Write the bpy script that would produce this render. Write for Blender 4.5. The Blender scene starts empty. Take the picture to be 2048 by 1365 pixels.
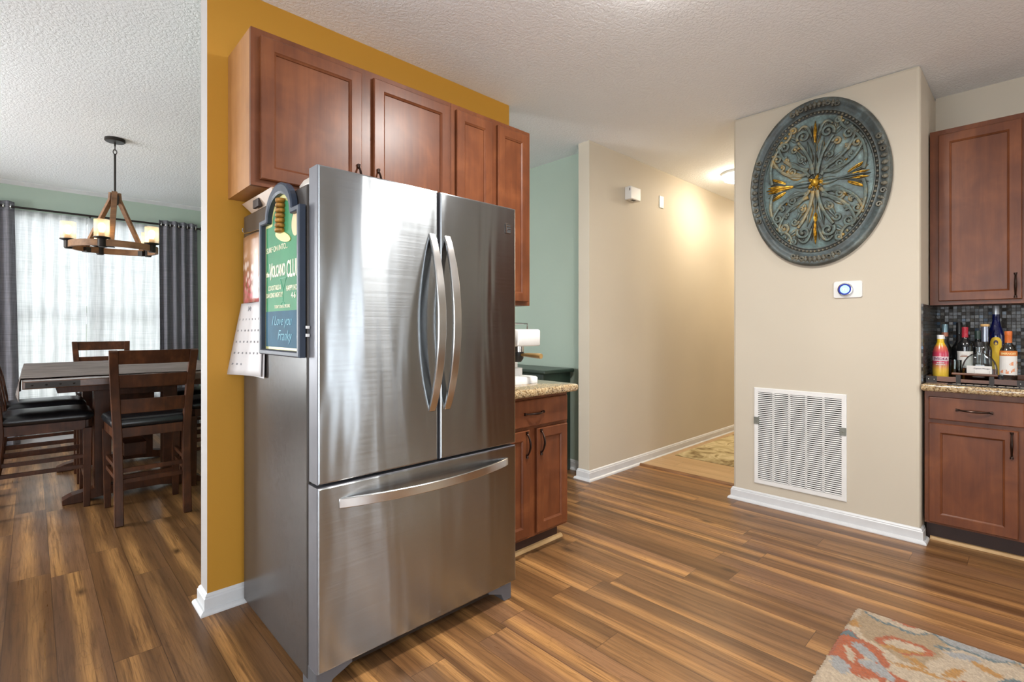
import bpy, bmesh, math, random
from mathutils import Vector, Matrix
PI = math.pi
sin, cos, rad = math.sin, math.cos, math.radians
random.seed(7)
SC = bpy.context.scene
COL = SC.collection

# ------------------------------------------------------------------ camera
CAM_H = 1.228
FPX = 1001.0                     # focal length in pixels of a 2048 px wide frame
cam = bpy.data.objects.new('camera', bpy.data.cameras.new('camera'))
COL.objects.link(cam)
cam.data.sensor_width = 36.0
cam.data.lens = FPX / 2048 * 36.0
cam.data.shift_y = -25.1 / 2048
cam.data.clip_start = 0.02
cam.location = (0, 0, CAM_H)
cam.rotation_euler = (rad(90), 0, rad(46.2 - 90))
SC.camera = cam

# ------------------------------------------------------------------ world, exposure, daylight
SC.view_settings.view_transform = 'Standard'
SC.view_settings.look = 'None'
SC.view_settings.gamma = 1.0
SC.view_settings.use_curve_mapping = False
SC.view_settings.exposure = 0.20
W = bpy.data.worlds.new('world')
SC.world = W
W.use_nodes = True
_bg = W.node_tree.nodes['Background']
_bg.inputs[0].default_value = (0.80, 0.90, 1.0, 1)
_bg.inputs[1].default_value = 2.2


def area(name, loc, rot, sx, sy, power, color=(1, 1, 1), shape='RECTANGLE'):
    l = bpy.data.lights.new(name, 'AREA')
    l.shape = shape
    l.size = sx
    l.size_y = sy
    l.energy = power
    l.color = color
    o = bpy.data.objects.new(name, l)
    COL.objects.link(o)
    o.location = loc
    o.rotation_euler = rot
    return o


# daylight and added fill outside the window openings (each lies beyond its pane)
area('daylight_dining', (0.53, 7.62, 1.4), (rad(-90), 0, 0), 1.7, 2.1, 42, (0.93, 0.97, 1.0))
area('fill_dining_side', (-2.25, 7.62, 1.4), (rad(-90), 0, 0), .9, 2.0, 230, (0.95, 0.98, 1.0))  # added fill for the dining room, from an unseen opening
area('fill_patio', (-0.5, -3.62, 1.1), (rad(90), 0, 0), 2.7, 2.1, 90, (0.92, 0.96, 1.0))  # added fill for the mustard wall and the cabinets facing the camera side
area('daylight_sink', (3.2, -3.62, 1.2), (rad(90), 0, 0), .4, 1.9, 9, (0.95, 0.98, 1.0))
area('daylight_sidelight', (3.85, -3.62, 1.2), (rad(90), 0, 0), .16, 1.9, 26, (1.0, 0.98, 0.95))
area('fill_living', (-3.2, 0.2, 1.4), (0, rad(-90), 0), 1.9, 3.4, 112, (0.92, 0.96, 1.0))  # main fill for the kitchen, added beyond the unseen left wall
area('fill_side', (-3.2, 5.0, 1.45), (0, rad(-90), 0), 1.8, 1.6, 170, (0.95, 0.98, 1.0))  # added fill that lifts the dining ceiling from the unseen left side


# ------------------------------------------------------------------ node helpers
class G:
    def __init__(s, name):
        s.m = bpy.data.materials.new(name)
        s.m.use_nodes = True
        s.t = s.m.node_tree
        s.b = s.t.nodes['Principled BSDF']
        s.out = s.t.nodes['Material Output']

    def put(s, sock, v):
        if isinstance(v, bpy.types.NodeSocket):
            s.t.links.new(v, sock)
        elif isinstance(v, (tuple, list)) and len(v) == 3 and sock.type == 'RGBA':
            sock.default_value = (*v, 1)
        else:
            sock.default_value = v

    def n(s, typ, ins=None, out=0, **at):
        nd = s.t.nodes.new('ShaderNode' + typ)
        for k, v in at.items():
            setattr(nd, k, v)
        for k, v in (ins or {}).items():
            s.put(nd.inputs[k], v)
        return nd.outputs[out]

    def math(s, op, a, b=0.0, c=0.0, clamp=False):
        return s.n('Math', {0: a, 1: b, 2: c}, operation=op, use_clamp=clamp)

    def co(s, kind='Object'):
        return s.n('TexCoord', out=kind)

    def pos(s):
        return s.n('NewGeometry', out='Position')

    def mapv(s, v, scale=(1, 1, 1), loc=(0, 0, 0)):
        return s.n('Mapping', {'Vector': v, 'Scale': scale, 'Location': loc})

    def xyz(s, v):
        nd = s.t.nodes.new('ShaderNodeSeparateXYZ')
        s.put(nd.inputs[0], v)
        return nd.outputs

    def vec(s, x, y, z):
        return s.n('CombineXYZ', {0: x, 1: y, 2: z})

    def noise(s, v, scale=5, detail=2, rough=.5, dist=0, w=None, col=False):
        at = {}
        ins = {'Vector': v, 'Scale': scale, 'Detail': detail, 'Roughness': rough, 'Distortion': dist}
        if w is not None:
            at['noise_dimensions'] = '4D'
            ins['W'] = w
        return s.n('TexNoise', ins, out=1 if col else 0, **at)

    def ramp(s, f, stops, interp='LINEAR'):
        nd = s.t.nodes.new('ShaderNodeValToRGB')
        s.put(nd.inputs[0], f)
        e = nd.color_ramp.elements
        nd.color_ramp.interpolation = interp
        while len(e) < len(stops):
            e.new(0.5)
        for i, (p, c) in enumerate(stops):
            e[i].position = p
            if not isinstance(c, (tuple, list)):
                c = (c, c, c)
            e[i].color = (*c, 1)
        return nd.outputs[0]

    def mix(s, f, a, b, blend='MIX'):
        nd = s.t.nodes.new('ShaderNodeMix')
        nd.data_type = 'RGBA'
        nd.blend_type = blend
        s.put(nd.inputs[0], f)
        s.put(nd.inputs[6], a)
        s.put(nd.inputs[7], b)
        return nd.outputs[2]

    def bump(s, h, strength=.3, dist=.01, normal=None):
        ins = {'Height': h, 'Strength': strength, 'Distance': dist}
        if normal is not None:
            ins['Normal'] = normal
        return s.n('Bump', ins)

    def set(s, **k):
        names = {'color': 'Base Color', 'rough': 'Roughness', 'metal': 'Metallic', 'normal': 'Normal', 'coat': 'Coat Weight',
                 'coatr': 'Coat Roughness', 'spec': 'Specular IOR Level', 'trans': 'Transmission Weight', 'ior': 'IOR',
                 'emit': 'Emission Color', 'estr': 'Emission Strength', 'aniso': 'Anisotropic', 'anisor': 'Anisotropic Rotation',
                 'tangent': 'Tangent', 'sheen': 'Sheen Weight', 'alpha': 'Alpha'}
        for a, v in k.items():
            s.put(s.b.inputs[names[a]], v)
        return s.m


def srgb(r, g, b):
    f = lambda c: (c / 255 / 12.92) if c / 255 <= .04045 else ((c / 255 + .055) / 1.055) ** 2.4
    return (f(r), f(g), f(b))


def plain(name, col, rough=.5, metal=0, coat=0, var=.06, spec=.5, scale=14, bump=0.0):
    g = G(name)
    v = g.noise(g.co(), scale, 3)
    c2 = tuple(max(0, c * (1 - 2 * var)) for c in col)
    c1 = tuple(min(1, c * (1 + 2 * var)) for c in col)
    kw = {}
    if bump:
        kw['normal'] = g.bump(g.noise(g.co(), scale * 12, 2), bump, .002)
    return g.set(color=g.ramp(v, [(.3, c2), (.7, c1)]), rough=rough, metal=metal, coat=coat, spec=spec, **kw)


def paint(name, col, rough=.6):
    g = G(name)
    p = g.pos()
    h = g.noise(p, 160, 3, .6)
    return g.set(color=g.ramp(g.noise(p, 1.3, 2), [(.3, tuple(c * .97 for c in col)), (.7, tuple(min(1, c * 1.03) for c in col))]),
                 rough=rough, spec=.35, normal=g.bump(h, .10, .002))


M = {}
M['cream'] = paint('cream_paint', srgb(200, 190, 172))
M['green'] = paint('sage_green_paint', srgb(170, 186, 172))
M['yellow'] = paint('mustard_paint', srgb(186, 134, 42))
M['white_paint'] = paint('white_wall_paint', srgb(182, 177, 174))
M['trim'] = plain('white_trim_paint', srgb(210, 211, 212), .35, var=.02)
M['white'] = plain('white_plastic', srgb(228, 227, 224), .35, var=.015)


def ceiling_mat():
    g = G('knockdown_ceiling')
    p = g.pos()
    a = g.noise(p, 58, 3, .55, .4)
    b = g.ramp(a, [(.42, 0), (.55, 1)])
    c = g.noise(p, 120, 2)
    h = g.math('ADD', b, g.math('MULTIPLY', c, .35))
    return g.set(color=srgb(246, 249, 252), rough=.85, spec=.2, normal=g.bump(h, .42, .004))


M['ceiling'] = ceiling_mat()


def floor_mat(name='plank_floor', w=.149, L=1.22, x0=.066, light=False):
    g = G(name)
    X, Y, Z = g.xyz(g.pos())
    u = g.math('DIVIDE', g.math('SUBTRACT', X, x0), w)
    row = g.math('FLOOR', u)
    fu = g.math('FRACT', u)
    rrow = g.n('TexWhiteNoise', {'W': row}, noise_dimensions='1D')
    v = g.math('ADD', g.math('DIVIDE', Y, L), g.math('MULTIPLY', rrow, 7.31))
    colm = g.math('FLOOR', v)
    fv = g.math('FRACT', v)
    rnd = g.n('TexWhiteNoise', {'Vector': g.vec(row, colm, 3.7)}, noise_dimensions='3D')
    r2 = g.n('TexWhiteNoise', {'Vector': g.vec(row, colm, 11.1)}, noise_dimensions='3D')
    off = g.math('MULTIPLY', rnd, 37.0)
    wob = g.math('MULTIPLY', g.math('SUBTRACT', g.noise(g.vec(g.math('MULTIPLY', Y, 1.2), off, 0), 1.3, 1), .5), .8)
    # broad sapwood streaks that run along each plank
    st = g.noise(g.vec(g.math('ADD', g.math('MULTIPLY', fu, 1.35), g.math('MULTIPLY', wob, .45)), g.math('MULTIPLY', Y, .30), off), 1.45, 2, .42)
    fine = g.noise(g.vec(g.math('MULTIPLY', X, 70), g.math('MULTIPLY', Y, 2.2), off), 1.0, 5, .62, .25)
    fine2 = g.noise(g.vec(g.math('MULTIPLY', X, 260), g.math('MULTIPLY', Y, 5.5), off), 1.0, 3, .6)
    cath = g.noise(g.vec(g.math('MULTIPLY', X, 9), g.math('MULTIPLY', Y, 1.1), off), 1.0, 2, .5, 1.2)
    rings = g.math('ABSOLUTE', g.math('SINE', g.math('MULTIPLY', cath, 42)))
    if light:
        c = g.ramp(g.math('ADD', g.math('MULTIPLY', fine, .6), g.math('MULTIPLY', st, .4)),
                   [(.25, srgb(172, 138, 96)), (.5, srgb(190, 156, 112)), (.75, srgb(205, 172, 128))])
    else:
        base = g.ramp(st, [(.30, srgb(84, 56, 35)), (.45, srgb(112, 77, 48)), (.58, srgb(134, 94, 59)), (.72, srgb(158, 113, 72))])
        tint = g.ramp(rnd, [(0, srgb(120, 92, 64)), (.3, srgb(136, 100, 62)), (.6, srgb(150, 112, 84)), (.8, srgb(112, 78, 46)), (1, srgb(170, 128, 82))], 'CONSTANT')
        c = g.mix(.34, base, tint)
        # pale sapwood band that wanders along one side of the plank
        ctr = g.math('ADD', g.math('MULTIPLY', r2, 1.0), g.math('MULTIPLY', wob, .30))
        dd = g.math('ABSOLUTE', g.math('SUBTRACT', fu, ctr))
        band = g.math('MULTIPLY', g.ramp(dd, [(.06, 1), (.20, .35), (.30, 0)]), g.ramp(g.noise(g.vec(0, g.math('MULTIPLY', Y, 1.1), off), 1.0, 2), [(.32, .25), (.55, 1)]))
        band = g.math('MULTIPLY', band, g.ramp(g.math('FRACT', g.math('MULTIPLY', rnd, 7.77)), [(0, .35), (.6, 1)]))
        c = g.mix(band, c, g.mix(g.ramp(fine, [(.3, 0), (.7, 1)]), srgb(172, 122, 72), srgb(204, 152, 94)))
        c = g.mix(g.math('MULTIPLY', g.ramp(fine, [(.32, 1), (.50, 0)]), .55), c, srgb(66, 43, 24))
        c = g.mix(g.math('MULTIPLY', g.ramp(fine2, [(.35, 1), (.6, 0)]), .35), c, srgb(80, 54, 30))
        c = g.mix(g.math('MULTIPLY', g.ramp(rings, [(0, 1), (.25, 0)]), .25), c, srgb(66, 43, 24))
        # knots
        kn = g.n('TexVoronoi', {'Vector': g.vec(g.math('MULTIPLY', X, 4.6), g.math('MULTIPLY', Y, 1.9), 0), 'Scale': 1.0}, out=0)
        c = g.mix(g.math('MULTIPLY', g.ramp(kn, [(.03, 1), (.12, 0)]), .8), c, srgb(52, 34, 22))
    eu = g.math('MULTIPLY', g.math('MINIMUM', fu, g.math('SUBTRACT', 1.0, fu)), w)
    ev = g.math('MULTIPLY', g.math('MINIMUM', fv, g.math('SUBTRACT', 1.0, fv)), L)
    seam = g.math('LESS_THAN', g.math('MINIMUM', eu, ev), .0011)
    c = g.mix(g.math('MULTIPLY', seam, .75), c, srgb(58, 38, 24))
    h = g.math('SUBTRACT', g.math('MULTIPLY', fine, .4), seam)
    return g.set(color=c, rough=g.ramp(fine, [(.3, .36), (.7, .27)]), spec=.42, normal=g.bump(h, .16, .002))


M['floor'] = floor_mat()
M['hall_floor'] = floor_mat('light_laminate', .19, 1.3, .1, True)


def wood(name, c_dark, c_mid, c_light, rough=.36, coat=.12, axis='z', blot=2.2, grain=1.0, spec=.5):
    g = G(name)
    p = g.co()
    sc = {'z': (22, 22, 1.6), 'x': (1.6, 22, 22), 'y': (22, 1.6, 22)}[axis]
    a = g.noise(g.mapv(p, sc), 1.6, 4, .6, .4)
    b = g.noise(p, blot * 2.4, 3, .55, .6)
    f = g.math('ADD', g.math('MULTIPLY', a, .38 * grain), g.math('MULTIPLY', b, 1 - .38 * grain))
    c = g.ramp(f, [(.32, c_dark), (.5, c_mid), (.68, c_light)])
    return g.set(color=c, rough=rough, coat=coat, coatr=.30, spec=spec, normal=g.bump(a, .05, .001))


M['cab'] = wood('cherry_stained_maple', srgb(88, 48, 28), srgb(106, 59, 34), srgb(126, 74, 43), .36, .10, spec=.30)
M['cab_dark'] = plain('dark_toe_kick_wood', srgb(52, 30, 22), .5)  # darker brown for the toe kicks
M['cab_side'] = wood('laminate_cabinet_side', srgb(150, 102, 62), srgb(166, 116, 72), srgb(178, 128, 82), .35, .2)
M['dark_wood'] = wood('dark_walnut_stain', srgb(48, 25, 13), srgb(72, 40, 22), srgb(98, 57, 32), .40, .0, spec=.22)
M['table_wood'] = wood('dark_walnut_top', srgb(60, 38, 26), srgb(86, 56, 40), srgb(112, 76, 56), .3, .2, 'y')
M['tray_wood'] = wood('tray_walnut', srgb(66, 38, 24), srgb(96, 58, 36), srgb(120, 76, 48), .4, .1, 'y')
M['raw_wood'] = wood('pale_oak_strip', srgb(186, 148, 100), srgb(206, 168, 116), srgb(222, 186, 134), .5, 0, 'x')
M['lamp_wood'] = wood('weathered_oak', srgb(104, 72, 48), srgb(136, 98, 66), srgb(164, 122, 84), .6, 0, 'x')
M['bronze'] = plain('oil_rubbed_bronze', srgb(62, 48, 42), .33, .85, var=.15)
M['iron'] = plain('dark_iron', srgb(52, 47, 44), .45, .6)
M['black'] = plain('black_plastic', srgb(24, 24, 25), .4)
M['leather'] = plain('black_leather', srgb(27, 27, 30), .27, bump=.25, scale=20)
M['chrome'] = plain('chrome', srgb(205, 205, 205), .12, 1, var=.02)
M['greenwood'] = wood('dark_green_paint', srgb(34, 46, 38), srgb(42, 56, 46), srgb(52, 66, 54), .35, .2)


def steel(name, col, rough, horiz=True, wave=.35):
    g = G(name)
    p = g.co()
    brush = g.noise(g.mapv(p, (3, 3, 900)), 1.0, 2, .6)
    x, y, z = g.xyz(p)
    wav = g.noise(g.vec(g.math('MULTIPLY', x, 5.5), 0, g.math('MULTIPLY', z, .75)), 1.0, 2, .5, .5)
    n1 = g.bump(wav, wave, .02)
    n2 = g.bump(brush, .02, .0005, n1)
    r = g.ramp(g.noise(g.mapv(p, (2, 2, 260)), 1.0, 2), [(.3, rough * .92), (.7, rough * 1.08)])
    tan = g.n('Tangent', direction_type='RADIAL', axis='Z')
    return g.set(color=col, metal=1.0, rough=r, aniso=1.0, anisor=.25, tangent=tan, normal=n2)


M['steel'] = steel('brushed_steel', srgb(164, 169, 173), .20, wave=.26)
M['steel_edge'] = plain('steel_door_side', srgb(120, 120, 126), .42, .5, var=.03)
M['steel_bar'] = plain('satin_steel_handle', srgb(205, 204, 202), .22, 1, var=.02)
M['fridge_side'] = plain('grey_fridge_side', srgb(70, 65, 62), .24, .0, var=.02, bump=.05, scale=40, spec=.22)
M['grey_plastic'] = plain('grey_plastic', srgb(88, 88, 92), .45, var=.03)
M['hinge'] = plain('light_grey_hinge_cover', srgb(186, 176, 166), .4, var=.03)


def granite():
    g = G('speckled_granite')
    p = g.co()
    a = g.n('TexVoronoi', {'Vector': p, 'Scale': 170}, out=1)
    x = g.xyz(a)[0]
    c = g.ramp(x, [(0, srgb(92, 72, 50)), (.2, srgb(146, 116, 78)), (.45, srgb(176, 150, 112)), (.7, srgb(204, 182, 142)), (1, srgb(150, 136, 112))])
    d = g.noise(p, 60, 3)
    c = g.mix(g.math('MULTIPLY', g.ramp(d, [(.58, 0), (.66, 1)]), .6), c, srgb(82, 66, 50))
    return g.set(color=c, rough=.12, spec=.5, coat=.4, coatr=.05)


M['granite'] = granite()


def mosaic():
    g = G('glass_mosaic_tile')
    X, Y, Z = g.xyz(g.pos())
    s = .0205
    u = g.math('DIVIDE', g.math('ADD', X, Y), s)
    v = g.math('DIVIDE', Z, s)
    iu, iv = g.math('FLOOR', u), g.math('FLOOR', v)
    fu, fv = g.math('FRACT', u), g.math('FRACT', v)
    rn = g.t.nodes.new('ShaderNodeTexWhiteNoise')
    rn.noise_dimensions = '2D'
    g.put(rn.inputs['Vector'], g.vec(iu, iv, 0))
    c = g.ramp(rn.outputs[0], [(0, srgb(40, 34, 31)), (.25, srgb(68, 62, 58)), (.4, srgb(60, 48, 38)), (.55, srgb(50, 60, 70)), (.7, srgb(92, 88, 74)),
                               (.85, srgb(46, 42, 39)), (.93, srgb(66, 100, 130)), (1, srgb(140, 148, 132))], 'CONSTANT')
    c = g.mix(.30, c, g.ramp(g.noise(g.pos(), 180, 2), [(.3, srgb(34, 30, 27)), (.7, srgb(120, 116, 106))]))
    e = g.math('MINIMUM', g.math('MINIMUM', fu, g.math('SUBTRACT', 1.0, fu)), g.math('MINIMUM', fv, g.math('SUBTRACT', 1.0, fv)))
    gm = g.math('LESS_THAN', e, .07)
    c = g.mix(gm, c, srgb(70, 64, 58))
    nm = g.t.nodes.new('ShaderNodeVectorMath')
    nm.operation = 'ADD'
    geo = g.n('NewGeometry', out='Normal')
    j = g.n('VectorMath', {0: rn.outputs[1], 1: (.5, .5, .5)}, operation='SUBTRACT')
    j = g.n('VectorMath', {0: j, 'Scale': .20}, operation='SCALE')
    g.put(nm.inputs[0], geo)
    g.put(nm.inputs[1], j)
    nrm = g.n('VectorMath', {0: nm.outputs[0]}, operation='NORMALIZE')
    return g.set(color=c, rough=g.math('ADD', .20, g.math('MULTIPLY', gm, .5)), spec=.28, normal=nrm)


M['mosaic'] = mosaic()


def fabric(name, c1, c2, scale=(160, 160, 4), rough=.85, trans=0.0, sheer=0.0):
    g = G(name)
    p = g.co()
    a = g.noise(g.mapv(p, scale), 1.0, 3, .6)
    b = g.noise(g.mapv(p, (3, 3, 260)), 1.0, 3, .6)
    col = g.ramp(g.math('ADD', g.math('MULTIPLY', a, .5), g.math('MULTIPLY', b, .5)), [(.38, c1), (.62, c2)])
    g.set(color=col, rough=rough, spec=.15)
    if trans:
        tr = g.n('BsdfTranslucent', {'Color': col})
        mx = g.n('MixShader', {0: trans, 1: g.b.outputs[0], 2: tr})
        if sheer:
            tp = g.n('BsdfTransparent', {'Color': (1, 1, 1)})
            mx = g.n('MixShader', {0: sheer, 1: mx, 2: tp})
        g.t.links.new(mx, g.out.inputs[0])
    return g.m


M['drape'] = fabric('charcoal_drape', srgb(112, 111, 118), srgb(150, 149, 156), trans=.15)
M['sheer'] = fabric('white_sheer', srgb(206, 208, 208), srgb(240, 240, 240), trans=.62, sheer=.20)
M['cloth'] = fabric('taupe_table_cloth', srgb(104, 94, 90), srgb(152, 140, 134), (6, 220, 6))


def glass(name, col=(1, 1, 1), rough=0.02, mixw=.86):
    """thin glass: mostly see-through, with a clear reflection"""
    g = G(name)
    tp = g.n('BsdfTransparent', {'Color': col})
    gl = g.n('BsdfGlossy', {'Color': (1, 1, 1), 'Roughness': rough})
    fr = g.n('Fresnel', {'IOR': 1.5})
    f = g.math('ADD', g.math('MULTIPLY', fr, .9), .03, clamp=True)
    mx = g.n('MixShader', {0: f, 1: tp, 2: gl})
    g.t.links.new(mx, g.out.inputs[0])
    g.t.nodes.remove(g.b)
    return g.m


M['pane'] = glass('window_glass')
M['clear'] = glass('clear_bottle_glass', (.86, .90, .90))
M['amber'] = glass('amber_liquid', (.42, .16, .06))
M['cobalt'] = plain('cobalt_glass', (.002, .004, .05), .08, coat=.3, var=.1)
M['darkglass'] = plain('dark_wine_glass', (.010, .011, .012), .06, coat=.6, var=.1)
def frosted():
    g = G('seeded_shade_glass')
    tp = g.n('BsdfTransparent', {'Color': (1, .95, .86)})
    tr = g.n('BsdfTranslucent', {'Color': (1, .90, .72)})
    gl = g.n('BsdfGlossy', {'Color': (1, 1, 1), 'Roughness': .1})
    m1 = g.n('MixShader', {0: .42, 1: tp, 2: tr})
    m2 = g.n('MixShader', {0: .06, 1: m1, 2: gl})
    g.t.links.new(m2, g.out.inputs[0])
    g.t.nodes.remove(g.b)
    return g.m


M['shade_glass'] = frosted()


def emit(name, col, s):
    g = G(name)
    return g.set(color=col, emit=col, estr=s)


M['bulb'] = emit('warm_bulb', (1.0, .72, .40), 12)
M['flush'] = emit('white_lamp_dome', (1.0, .97, .93), 30)
M['flush_warm'] = emit('warm_lamp_dome', (1.0, .88, .70), 42)
M['screen'] = emit('thermostat_screen', (.36, .60, 1.0), .55)
M['screen_digit'] = emit('thermostat_digit', (1, 1, 1), 1.0)


# ------------------------------------------------------------------ mesh helpers
class MB:
    def __init__(s):
        s.bm = bmesh.new()
        s.mi = 0

    def _f(s, vs):
        try:
            f = s.bm.faces.new(vs)
            f.material_index = s.mi
            return f
        except ValueError:
            return None

    def box(s, x0, x1, y0, y1, z0, z1, T=None):
        T = T or (lambda a, b, c: (a, b, c))
        v = [s.bm.verts.new(T(x, y, z)) for x in (x0, x1) for y in (y0, y1) for z in (z0, z1)]
        for q in ((0, 1, 3, 2), (4, 6, 7, 5), (0, 4, 5, 1), (2, 3, 7, 6), (0, 2, 6, 4), (1, 5, 7, 3)):
            s._f([v[i] for i in q])
        return s

    def loft(s, rings, cap0=True, cap1=True, closed=True):
        R = [[s.bm.verts.new(p) for p in r] for r in rings]
        n = len(R[0])
        for a, b in zip(R, R[1:]):
            for i in range(n if closed else n - 1):
                j = (i + 1) % n
                s._f([a[i], a[j], b[j], b[i]])
        if cap0:
            s._f(R[0][::-1])
        if cap1:
            s._f(R[-1])
        return s

    def lathe(s, prof, c=(0, 0, 0), seg=24, sx=1, sy=1, axis='z', cap0=True, cap1=True):
        rings = []
        for r, z in prof:
            ring = []
            for i in range(seg):
                a = 2 * PI * i / seg
                p = (r * cos(a) * sx, r * sin(a) * sy, z)
                if axis == 'x':
                    p = (z, p[0], p[1])
                elif axis == 'y':
                    p = (p[0], z, p[1])
                ring.append((c[0] + p[0], c[1] + p[1], c[2] + p[2]))
            rings.append(ring)
        return s.loft(rings, cap0, cap1)

    def tube(s, path, r, seg=8, rz=None, cap=True):
        """r: radius or list; swept round section"""
        P = [Vector(p) for p in path]
        n = len(P)
        rr = r if isinstance(r, (list, tuple)) else [r] * n
        rings = []
        up = None
        for i, p in enumerate(P):
            t = (P[min(i + 1, n - 1)] - P[max(i - 1, 0)])
            if t.length < 1e-9:
                t = Vector((0, 0, 1))
            t.normalize()
            if up is None:
                up = Vector((0, 0, 1)) if abs(t.z) < .9 else Vector((1, 0, 0))
            a = t.cross(up)
            if a.length < 1e-6:
                a = t.cross(Vector((1, 0, 0)))
            a.normalize()
            b = a.cross(t).normalized()
            up = b
            k = rz or 1
            rings.append([tuple(p + a * rr[i] * cos(2 * PI * j / seg) + b * rr[i] * k * sin(2 * PI * j / seg)) for j in range(seg)])
        return s.loft(rings, cap, cap)

    def cyl(s, p0, p1, r0, r1=None, seg=16):
        return s.tube([p0, p1], [r0, r1 if r1 is not None else r0], seg)

    def bar(s, path, w, t, side=(1, 0, 0)):
        """rectangular section swept along a path; w along `side`, t across"""
        P = [Vector(p) for p in path]
        n = len(P)
        sd = Vector(side).normalized()
        rings = []
        for i, p in enumerate(P):
            d = (P[min(i + 1, n - 1)] - P[max(i - 1, 0)]).normalized()
            nn = d.cross(sd).normalized()
            ww = w[i] if isinstance(w, (list, tuple)) else w
            tt = t[i] if isinstance(t, (list, tuple)) else t
            rings.append([tuple(p + sd * a * ww / 2 + nn * b * tt / 2) for a, b in ((-1, -1), (1, -1), (1, 1), (-1, 1))])
        return s.loft(rings)

    def prism(s, poly, T, d0, d1):
        """poly of (u,v); T(u,v,d) -> xyz"""
        return s.loft([[T(u, v, d0) for u, v in poly], [T(u, v, d1) for u, v in poly]])

    def ball(s, c, r, seg=12, rings=7, sc=(1, 1, 1)):
        R = []
        for k in range(1, rings):
            a = PI * k / rings
            R.append([(c[0] + r * sc[0] * sin(a) * cos(2 * PI * i / seg), c[1] + r * sc[1] * sin(a) * sin(2 * PI * i / seg), c[2] - r * sc[2] * cos(a)) for i in range(seg)])
        return s.loft(R)

    def grid(s, nu, nv, fn, mats=None):
        V = [[s.bm.verts.new(fn(i / nu, j / nv)) for j in range(nv + 1)] for i in range(nu + 1)]
        for i in range(nu):
            for j in range(nv):
                s._f([V[i][j], V[i + 1][j], V[i + 1][j + 1], V[i][j + 1]])
        return s

    def build(s, name, mat, parent=None, smooth=False, bevel=0, seg=2, subsurf=0, solid=0, local=False, recalc=True, ang=40):
        if recalc:
            bmesh.ops.recalc_face_normals(s.bm, faces=s.bm.faces)
        off = Vector((0, 0, 0))
        q = parent
        while q is not None and not local:
            off += q.location
            q = q.parent
        if off.length > 0:
            bmesh.ops.translate(s.bm, verts=s.bm.verts, vec=-off)
        me = bpy.data.meshes.new(name)
        s.bm.to_mesh(me)
        s.bm.free()
        for m in (mat if isinstance(mat, (list, tuple)) else [mat]):
            me.materials.append(M[m] if isinstance(m, str) else m)
        o = bpy.data.objects.new(name, me)
        COL.objects.link(o)
        o.parent = parent
        if smooth:
            me.polygons.foreach_set('use_smooth', [True] * len(me.polygons))
            if hasattr(me, 'set_sharp_from_angle'):
                me.set_sharp_from_angle(angle=rad(ang))
        if solid:
            md = o.modifiers.new('thickness', 'SOLIDIFY')
            md.thickness = solid
            md.offset = 0
        if bevel:
            md = o.modifiers.new('bevel', 'BEVEL')
            md.width = bevel
            md.segments = seg
            md.limit_method = 'ANGLE'
            md.angle_limit = rad(35)
        if subsurf:
            md = o.modifiers.new('subsurf', 'SUBSURF')
            md.levels = md.render_levels = subsurf
        return o


def thing(name, label, cat, loc=(0, 0, 0), group=None):
    o = bpy.data.objects.new(name, None)
    COL.objects.link(o)
    o.empty_display_size = .05
    o.location = loc
    return tag(o, label, cat, group)


def tag(o, label, cat, group=None):
    o['label'] = label
    o['category'] = cat
    if group:
        o['group'] = group
    return o


def struct(o):
    o['kind'] = 'structure'
    return o


def dup(root, loc, rotz, label):
    r = root.copy()
    COL.objects.link(r)
    r.location = loc
    r.rotation_euler = (0, 0, rotz)
    r['label'] = label
    for ch in list(root.children):
        c = ch.copy()
        COL.objects.link(c)
        c.parent = r
        for gch in ch.children:
            d = gch.copy()
            COL.objects.link(d)
            d.parent = c
    return r


def lettering(text, T, size, mat, parent, name='lettering', ext=.0006, align='CENTER', sx=1.0, shear=0.0, bold=0.0, space=1.0):
    """text laid in the (u,v) plane through T(u,v,d); (0,0) is the anchor on the baseline"""
    cu = bpy.data.curves.new(name, 'FONT')
    cu.body = text
    cu.size = size
    cu.align_x = align
    cu.extrude = ext
    cu.offset = bold
    cu.shear = shear
    cu.space_character = space
    cu.resolution_u = 3
    tmp = bpy.data.objects.new('tmp', cu)
    COL.objects.link(tmp)
    dg = bpy.context.evaluated_depsgraph_get()
    me = bpy.data.meshes.new_from_object(tmp.evaluated_get(dg))
    bpy.data.objects.remove(tmp)
    bpy.data.curves.remove(cu)
    off = Vector((0, 0, 0))
    q = parent
    while q is not None:
        off += q.location
        q = q.parent
    for v in me.vertices:
        v.co = Vector(T(v.co.x * sx, v.co.y, v.co.z + ext)) - off
    me.materials.clear()
    me.materials.append(M[mat] if isinstance(mat, str) else mat)
    me.name = name
    o = bpy.data.objects.new(name, me)
    COL.objects.link(o)
    o.parent = parent
    bm = bmesh.new()
    bm.from_mesh(me)
    bmesh.ops.recalc_face_normals(bm, faces=bm.faces)
    bm.to_mesh(me)
    bm.free()
    return o


def rrect(x0, x1, y0, y1, r, n=5):
    pts = []
    for cx, cy, a0 in ((x1 - r, y1 - r, 0), (x0 + r, y1 - r, 90), (x0 + r, y0 + r, 180), (x1 - r, y0 + r, 270)):
        for k in range(n + 1):
            a = rad(a0 + 90 * k / n)
            pts.append((cx + r * cos(a), cy + r * sin(a)))
    return pts


# ------------------------------------------------------------------ the room shell
CZ = 2.743


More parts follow.
